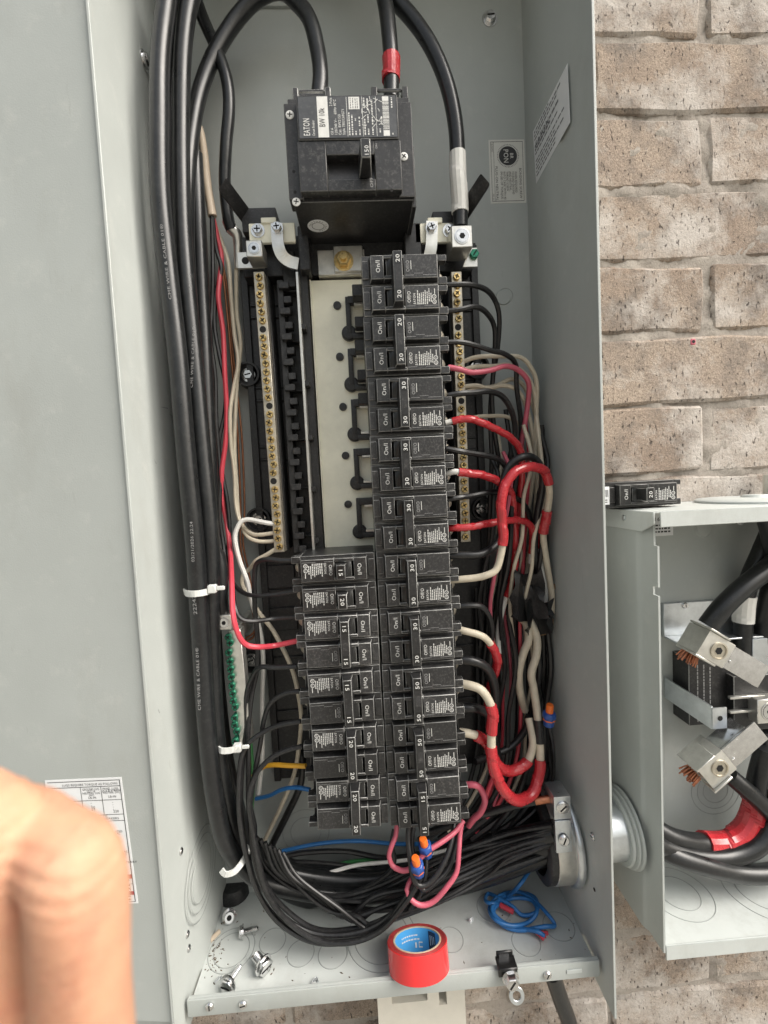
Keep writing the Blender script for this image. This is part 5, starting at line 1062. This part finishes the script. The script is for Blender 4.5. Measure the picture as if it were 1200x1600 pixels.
wire('lower_cable', [(862, 1520, -30), (876, 1560, -26), (892, 1610, -22), (905, 1700, -20), (912, 1850, -20)], 9, 'cable', 'dark cable running down the brick wall under the panel', 'cable', n=14)

# ================================================================== SECOND BOX ON THE RIGHT
BXL, BXR, BYF, BZT, BZB = 246.5, 560.0, -98.0, -231.0, -640.0
bx = thing('service_box', (400, 0, BZB), 'smaller open grey steel service box to the right with lugs inside', 'electrical box')
t = 1.8
MB().box(BXL, BXR, 2, 4, BZB, BZT).build('back_panel', 'paint', bx)
# left side: wall with a rolled front edge and a notch
zz = [(BZB-4), BZT-14]
prof = [(BXL, 2), (BXL, -70), (BXL+1.2, -74), (BXL+3.4, -77), (BXL+3.4, BYF), (BXL+5.2, BYF), (BXL+5.2, -76), (BXL+1.8, -70), (BXL+1.8, 2)]
m_ = MB()
for (z0, z1, yf) in ((BZB-6, -307, BYF), (-307, -299, BYF+7), (-299, -262, BYF), (-262, BZT-13, BYF+5)):
    pr = [(x, max(y, yf)) for x, y in prof]; m_.extrude([(x, y, z0) for x, y in pr], (0, 0, z1-z0))
m_.build('side_panel', 'paint', bx)
MB().box(BXR, BXR+t, BYF, 2, BZB, BZT).build('side_panel', 'paint', bx)
m_ = MB().box(BXL-2, BXR+4, BYF-3, 6, BZT-1.6, BZT).box(BXL+4, BXR+4, BYF-4, BYF-2.2, BZT-14, BZT-.2).extrude([(BXL-2.2, BYF-3.4, BZT-.2), (BXL-2.2, 4, BZT-.2), (BXL-2.2, 4, BZT-19), (BXL-2.2, -84, BZT-19), (BXL-2.2, BYF-3.4, BZT-11)], (1.6, 0, 0))
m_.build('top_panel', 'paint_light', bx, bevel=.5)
screw('top_screw', P(975, 809, x=BXL-2.3), (-1, 0, 0), 2.8, 1.2, 'zinc', bx, slot=False)
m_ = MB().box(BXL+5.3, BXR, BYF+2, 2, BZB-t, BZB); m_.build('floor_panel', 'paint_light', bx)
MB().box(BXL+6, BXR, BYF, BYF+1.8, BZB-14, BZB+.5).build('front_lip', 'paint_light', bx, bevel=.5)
for (u, v, rs) in ((1060, 1395, (20, 32)), (1190, 1390, (24, 36))): knock('knockout', P(u, v, z=BZB+.1), (0, 0, 1), rs, bx)
knock('knockout', P(1118, 1235, y=1.9), (0, -1, 0), (15, 22, 29), bx)
a = P(1020, 838, y=1.9); b = P(1051, 812, y=1.9)
st = MB().box(a.x-20, b.x, 1.4, 1.9, a.z, b.z+8).build('rating_sticker', 'paper', bx)
mb = MB()
mb.text('16160 1', (b.x-30, 1.2, b.z-.5), (1, 0, 0), (0, 0, 1), 6, 0, width=24)
for k in range(3):
    x_ = a.x-18
    while x_ < b.x-3: w_ = random.uniform(1.5, 4); bar(mb, x_, min(b.x-2, x_+w_), b.z-6.4-3.6*k, b.z-4.6-3.6*k, 0, 1.2); x_ += w_+1
mb.build('lettering', 'ink', st)
MB().lathe([(10, 0), (8, 2.4), (0, 3)], P(1098, 826, y=2), (0, -1, 0), 18).build('dimple', 'paint', bx)
screw('hanger_screw', P(1156, 816, y=2), (0, -1, 0), 3, 3, 'paper', bx, slot=False)
# knockout closure plate and bits on top
p = P(1175, 768, z=BZT); p = V((392, -42, BZT)); o = thing('hub_cover', p, 'flat round grey hub cover plate on top of the right box', 'cover plate')
MB().lathe([(52, 0), (52, 2.0), (50, 3.4), (30, 4.2), (13, 4.4), (11, 6.6), (0, 7.2)], p, (0, 0, 1), 48).build('plate', 'paint_light', o)
p = V((P(1199, 760, y=-8).x+4, -8, BZT)); o = MB().lathe([(7, 0), (7, 24), (6, 26), (0, 26)], p, (0, 0, 1), 20).build('plastic_post', 'beige', base=p); tag(o, 'short pale plastic post at the back of the right box top', 'post')
# loose breaker lying on its side on top of the box
lb = place_breaker(1, '20', (P(958, 760, y=-62).x-1, -55, BZT+27.0), (0, math.radians(0), 0), 'loose black single breaker marked 20 lying on top of the right box', 'loose breaker')
del lb['group']
m_ = MB().quad((-14, -.3, -21), (-1, -.3, -21), (-1, -.3, -4), (-14, -.3, -4)); m2 = MB()
z0 = V((0, 0, 0))
st = MB().box(-15, .2, -1.2, 30, -25.1, -.3); s1 = st.build('line_end', ['breaker'], lb)
m_ = MB().box(-13, .2, -1.6, -1.3, -21.5, -4); s2 = m_.build('barcode_sticker', 'paper', s1)
for k in range(11): m2.quad((-10+k*.85, -1.7, -14), (-10+k*.85+random.choice((.3, .5)), -1.7, -14), (-10+k*.85+.4, -1.7, -7), (-10+k*.85, -1.7, -7))
for k in range(2): m2.quad((-12, -1.7, -17.5-2*k), (-2, -1.7, -17.5-2*k), (-2, -1.7, -16.6-2*k), (-12, -1.7, -16.6-2*k))
m2.build('lettering', 'ink', s2)
# ---- contents of the right box
def frame(c, ang, pitch=0):
    """matrix: local x along the image direction `ang` degrees (in the wall plane), local y out of the wall"""
    return Matrix.Translation(V(c)) @ Matrix.Rotation(math.radians(ang), 4, 'Y') @ Matrix.Rotation(math.radians(pitch), 4, 'X') @ Matrix.Diagonal((1.2, 1.0, 1.2, 1))
br = thing('mounting_bracket', P(1120, 960, y=0), 'zinc plated bracket bent across the back of the right box', 'bracket')
a, b = P(1036, 943, y=-2), P(1200, 985, y=-2)
MB().box(a.x, a.x+150, -3, 1.8, b.z, a.z).box(a.x, a.x+150, -22, -3, b.z, b.z+2).box(a.x+84, a.x+150, -24, -22, b.z-60, b.z).build('plate', 'zinc', br, bevel=.5)
screw('bracket_screw', P(1070, 946, y=-3), (0, -1, 0), 3.4, 2, 'steel', br)
blk = thing('insulator_block', P(1120, 1130, y=0), 'black moulded insulator block between the lugs of the right box', 'insulator')
a, b = P(1076, 1030, y=-24), P(1160, 1128, y=-24)
MB().box(a.x, b.x, -24, 1.8, b.z, a.z).box(b.x-18, b.x+40, -34, 1.8, b.z-4, a.z-18).build('block', ['black', 'breaker_edge'], blk, bevel=.6, edge_mat=1)
mb = MB()
for k in range(3):
    z_ = b.z+4
    while z_ < a.z-10: w_ = random.uniform(1.5, 5); mb.quad((a.x+9+k*7, -24.2, z_), (a.x+10.2+k*7, -24.2, z_), (a.x+10.2+k*7, -24.2, z_+w_), (a.x+9+k*7, -24.2, z_+w_)); z_ += w_+1
mb.build('lettering', 'print_dim', blk)
for k in range(2):
    q = P(1148, 1088+22*k, y=-34); MB().box(q.x-8, q.x+30, -38, -34, q.z-1.4, q.z+1.4).build('terminal_blade', 'tin', blk, bevel=.4)
# strap that comes forward
A, B = P(1038, 1058, y=0), P(1112, 1104, y=-52); A2, B2 = P(1038, 1090, y=0), P(1112, 1140, y=-52)
sp_ = thing('metal_strap', A2, 'bent zinc strap with a hole coming forward in the right box', 'strap')
th = V((1.8, .6, 0)); m_ = MB().hexa([A, A+th, A2+th, A2], [B, B+th, B2+th, B2])
m_.box(B.x-.4, B.x+15, -53.6, -51.8, B2.z+1, B.z-1); m_.build('strap', 'zinc', sp_, bevel=.7, seg=2)
MB().disc((B.x+7.5, -53.8, (B.z+B2.z)/2), (0, -1, 0), 2.7, 16).build('strap_hole', 'hole', sp_)
def lug_block(name, c, ang, label, strands, tw=1):
    M = frame(c, ang); o = thing(name, c, label, 'lug', 'cable lugs in the right box'); bb = lambda m_, *a: m_.box(*a, M=M)
    m_ = MB(); bb(m_, -14, 12, -14, 14, -11, 11); m_.build('body', 'tin', o, bevel=1.0, seg=2)
    m_ = MB(); bb(m_, -15.5, 4, -16.2, 12, 11.2, 13); bb(m_, -15.5, 4, -16.2, 12, -13, -11.2); m_.build('side_plate', 'tin', o, bevel=.4)
    f = lambda x, y, z: M @ V((x, y, z)); dy = (M.to_3x3() @ V((0, -1, 0)))
    MB().lathe([(8.6, 0), (8.6, 1.4), (7.2, 1.6), (6.8, .4), (4, .4)], f(1, -14, 0), dy, 24).build('lug_screw', 'bar_tin', o); MB().disc(f(1, -14.6, 0), dy, 3.8, 6).build('hex_socket', 'hole', o)
    # jaw: folded strap to the right
    m_ = MB(); bb(m_, 12, 48, -13, -10.5, -10, 10); bb(m_, 12, 40, -10.5, 8, 8, 10); bb(m_, 20, 48, -10.5, 10, -10, -7.6); m_.build('jaw', 'steel', o, bevel=.8, seg=2)
    MB().lathe([(1.5, 0), (1.3, 1), (0, 1.2)], f(15, -13, -3), dy, 10).build('rivet', 'steel', o)
    dx = (M.to_3x3() @ V((-1, 0, 0))); dz = (M.to_3x3() @ V((0, 0, 1))); m_ = MB()
    for k in range(37):
        r_ = random.Random(k); a = k*2.4; rr = 1.12*math.sqrt(k)*1.0; q = f(*strands)+dy*0+dz*0
        e1 = dy*rr*math.cos(a)+ (dx if tw == 2 else dz)*rr*math.sin(a); ln = (dz*-1 if tw == 2 else dx)*(8+r_.uniform(-3, 2))
        m_.cyl(q+e1, q+e1*1.0+ln+e1*r_.uniform(.05, .45)+V((r_.uniform(-1, 1), r_.uniform(-1, 1), r_.uniform(-1, 1)))*.8, .72, n=6)
    m_.build('copper_strand', 'copper', o); return M
M1 = lug_block('cable_lug', P(1104, 1008, y=-54), 33, 'upper tilted tin cable lug with copper strands sticking out', (-8, 0, -12), 2)
M2 = lug_block('cable_lug', P(1106, 1188, y=-54), -38, 'lower tilted tin cable lug with copper strands at its end', (-15, 0, 0))
q = P(1200, 1110, y=-44); o = thing('cable_lug', q, 'square tin lug at the right edge beside the black insulator', 'lug', 'cable lugs in the right box')
lug('lug_body', q, 13, -46, -20, o)
SG = 'cables in the right box'
def sw(pts, r, mats, label, **k): return wire('service_cable', pts, r, mats, label, 'cable', SG, n=14, **k)
sw([(1106, 978, -48), (1128, 950, -50), (1160, 920, -50), (1195, 892, -46), (1250, 850, -40), (1330, 800, -34)], 9.6, 'cable', 'thick black cable slanting up from the upper lug')
sw([(1158, 1070, -20), (1160, 1030, -18), (1161, 990, -16), (1164, 940, -16), (1172, 900, -18), (1190, 860, -20), (1215, 800, -22), (1225, 740, -22)], 9.0, 'cable', 'upright black cable with white tape behind the upper lug', wraps=[('wire_white', .30, .42, .9)])
sw([(1214, 1090, -16), (1198, 1040, -14), (1192, 1000, -14), (1204, 940, -16), (1215, 880, -30), (1208, 830, -44), (1196, 790, -48)], 11, 'cable', 'thick black cable at the right edge near the upright one')
sw([(1140, 1212, -46), (1162, 1232, -50), (1190, 1256, -52), (1230, 1300, -50), (1260, 1360, -40)], 8.6, 'cable', 'thick black cable slanting down from the lower lug')
sw([(1196, 1170, -40), (1184, 1220, -38), (1178, 1262, -40), (1164, 1296, -42), (1140, 1314, -44), (1100, 1318, -48), (1050, 1308, -54), (V((252, -46, -550)), 0, 0), (V((205, -46, -548)), 0, 0)], 9.4, 'cable', 'black cable wrapped in red tape low in the right box', wraps=[('tape_red', .20, .52, 1.0)])
sw([(1236, 1220, -40), (1206, 1290, -50), (1180, 1324, -54), (1140, 1340, -56), (1090, 1338, -58), (1040, 1324, -60), (V((250, -60, -560)), 0, 0), (V((205, -58, -560)), 0, 0)], 8.8, 'cable', 'middle black cable curving across the floor of the right box')
sw([(1300, 1320, -50), (1240, 1352, -56), (1200, 1364, -60), (1150, 1364, -62), (1100, 1352, -64), (1050, 1336, -62), (V((252, -46, -572)), 0, 0), (V((205, -44, -570)), 0, 0)], 9.2, 'cable', 'lowest black cable curving across the floor of the right box')
sw([(1190, 1140, -26), (1194, 1190, -26), (1206, 1240, -30), (1230, 1300, -34)], 8.0, 'cable', 'black cable with white tape behind the lower lug jaw', wraps=[('wire_white', .15, .55, .9)])

# ================================================================== HAND close to the lens
def hand():
    Y0 = -379.0
    q = lambda u, v, dy=0: P(u, v, y=Y0+dy)
    verts, rad, edges = [], [], []
    def nd(p, r, prev=None):
        verts.append(p); rad.append(r)
        if prev is not None: edges.append((prev, len(verts)-1))
        return len(verts)-1
    wr = nd(q(-30, 2330, 0), 24)
    fa = nd(q(-80, 2750, -30), 30, wr); fb = nd(q(-160, 3500, -90), 36, fa)
    palm = nd(q(0, 2010, 4), 26, wr)
    # four fingers: knuckle, middle joint, end joint, tip
    F = [((132, 1690, -3, 11.6), (124, 1350, -5, 11.0), (24, 1280, 8, 9.6), (-80, 1290, 20, 8.0)),
         ((6, 1650, -1, 12.2), (-6, 1286, -2, 11.6), (-100, 1240, 8, 10.0), (-210, 1262, 22, 8.0)),
         ((-112, 1650, 2, 11.4), (-124, 1274, 0, 10.6), (-235, 1242, 12, 9.0), (-345, 1276, 24, 7.2)),
         ((-232, 1690, 8, 10.2), (-244, 1380, 8, 9.0), (-345, 1360, 18, 7.8), (-430, 1400, 28, 6.4))]
    mid = None
    for (k, a, b, c) in F:
        m0 = nd(q((k[0]+0)/2, (k[1]+2010)/2+40, 2), 15, palm)
        i0 = nd(q(k[0], k[1], k[2]), k[3], m0)
        h1 = nd((verts[i0]+q(a[0], a[1], a[2]))/2+V((0, 0, 0)), k[3]*.87, i0)
        i1 = nd(q(a[0], a[1], a[2]), a[3], h1)
        h2 = nd((verts[i1]+q(b[0], b[1], b[2]))/2, b[3]*1.0, i1)
        i2 = nd(q(b[0], b[1], b[2]), b[3], h2); nd(q(c[0], c[1], c[2]), c[3], i2)
    t0 = nd(q(110, 2060, 14), 16, palm); t1 = nd(q(150, 1880, 34), 11.5, t0); t2 = nd(q(90, 1720, 52), 9.5, t1); nd(q(20, 1640, 58), 7.6, t2)
    me = bpy.data.meshes.new('person'); me.from_pydata([tuple(v*S) for v in verts], edges, []); me.update()
    o = bpy.data.objects.new('person', me); C.objects.link(o)
    sk = o.modifiers.new('skin', 'SKIN'); sk.use_smooth_shade = True
    for i, sv in enumerate(me.skin_vertices[0].data): sv.radius = (rad[i]*S, rad[i]*S); sv.use_root = (i == 0)
    ss = o.modifiers.new('sub', 'SUBSURF'); ss.levels = 3; ss.render_levels = 3
    rm = o.modifiers.new('remesh', 'REMESH'); rm.mode = 'VOXEL'; rm.voxel_size = 0.0011
    sm = o.modifiers.new('smooth', 'SMOOTH'); sm.factor = .5; sm.iterations = 7
    dg = bpy.context.evaluated_depsgraph_get(); m2 = bpy.data.meshes.new_from_object(o.evaluated_get(dg))
    o.modifiers.clear(); o.data = m2; m2.materials.clear(); m2.materials.append(MATS['skin'])
    for p in m2.polygons: p.use_smooth = True
    # knuckle folds across the middle joints and a tendon ridge
    import numpy as np
    nv = len(m2.vertices); co = np.empty(nv*3); m2.vertices.foreach_get('co', co); co = co.reshape(-1, 3)/S; no = np.empty(nv*3); m2.vertices.foreach_get('normal', no); no = no.reshape(-1, 3)
    for (k, a, b, c) in F:
        J = q(a[0], a[1], a[2]); ax_ = np.array((J-q(k[0], k[1], k[2])).normalized()); d_ = co-np.array(J); t_ = d_ @ ax_; rr = np.linalg.norm(d_-t_[:, None]*ax_, axis=1)
        w_ = np.where((rr < 18) & (t_ > -9) & (t_ < 15), np.exp(-((t_-1)/7)**2), 0)
        co = co+no*(-.5*w_*np.abs(np.sin(t_*.95+.5*np.sin(d_[:, 0]*.35)+d_[:, 0]*.06)))[:, None]
    m2.vertices.foreach_set('co', (co*S).ravel())
    m2.update()
    tag(o, 'blurred bare hand with bent fingers close to the lens at lower left', 'person'); return o
hand()

# small marks: scuffs on the left wall band, a red plug in the brick
m_ = MB()
for (u, v, du, dv) in ((264, 646, 8, 8), (241, 718, 3, 7), (252, 636, 10, 2), (247, 1108, 2, 6)):
    a, b = P(u, v, x=XL-2.1 if u < 250 else XL+.1), P(u+du, v+dv, x=XL-2.1 if u < 250 else XL+.1); t_ = (b-a).normalized(); w_ = V((0, -t_.z, t_.y))*.35
    m_.add([a-w_*.4+V((.12, 0, 0)), a+w_*.4+V((.12, 0, 0)), b+w_+V((.12, 0, 0)), b-w_+V((.12, 0, 0))], [(0, 1, 2, 3)])
m_.build('scuff_stain', 'ink_grey', enc, smooth=False)
p = P(1083, 534, y=WALL_Y-1.5); o = thing('wall_plug', p, 'tiny red plastic plug in the brick above the right box', 'wall plug')
MB().box(p.x-3.2, p.x+3.2, p.y-.6, p.y+14, p.z-3.4, p.z+3.4).build('plug', 'wire_pink', o, bevel=1.0); MB().disc(p+V((0, -.7, 0)), (0, -1, 0), 1.9, 12).build('plug_hole', 'hole', o)
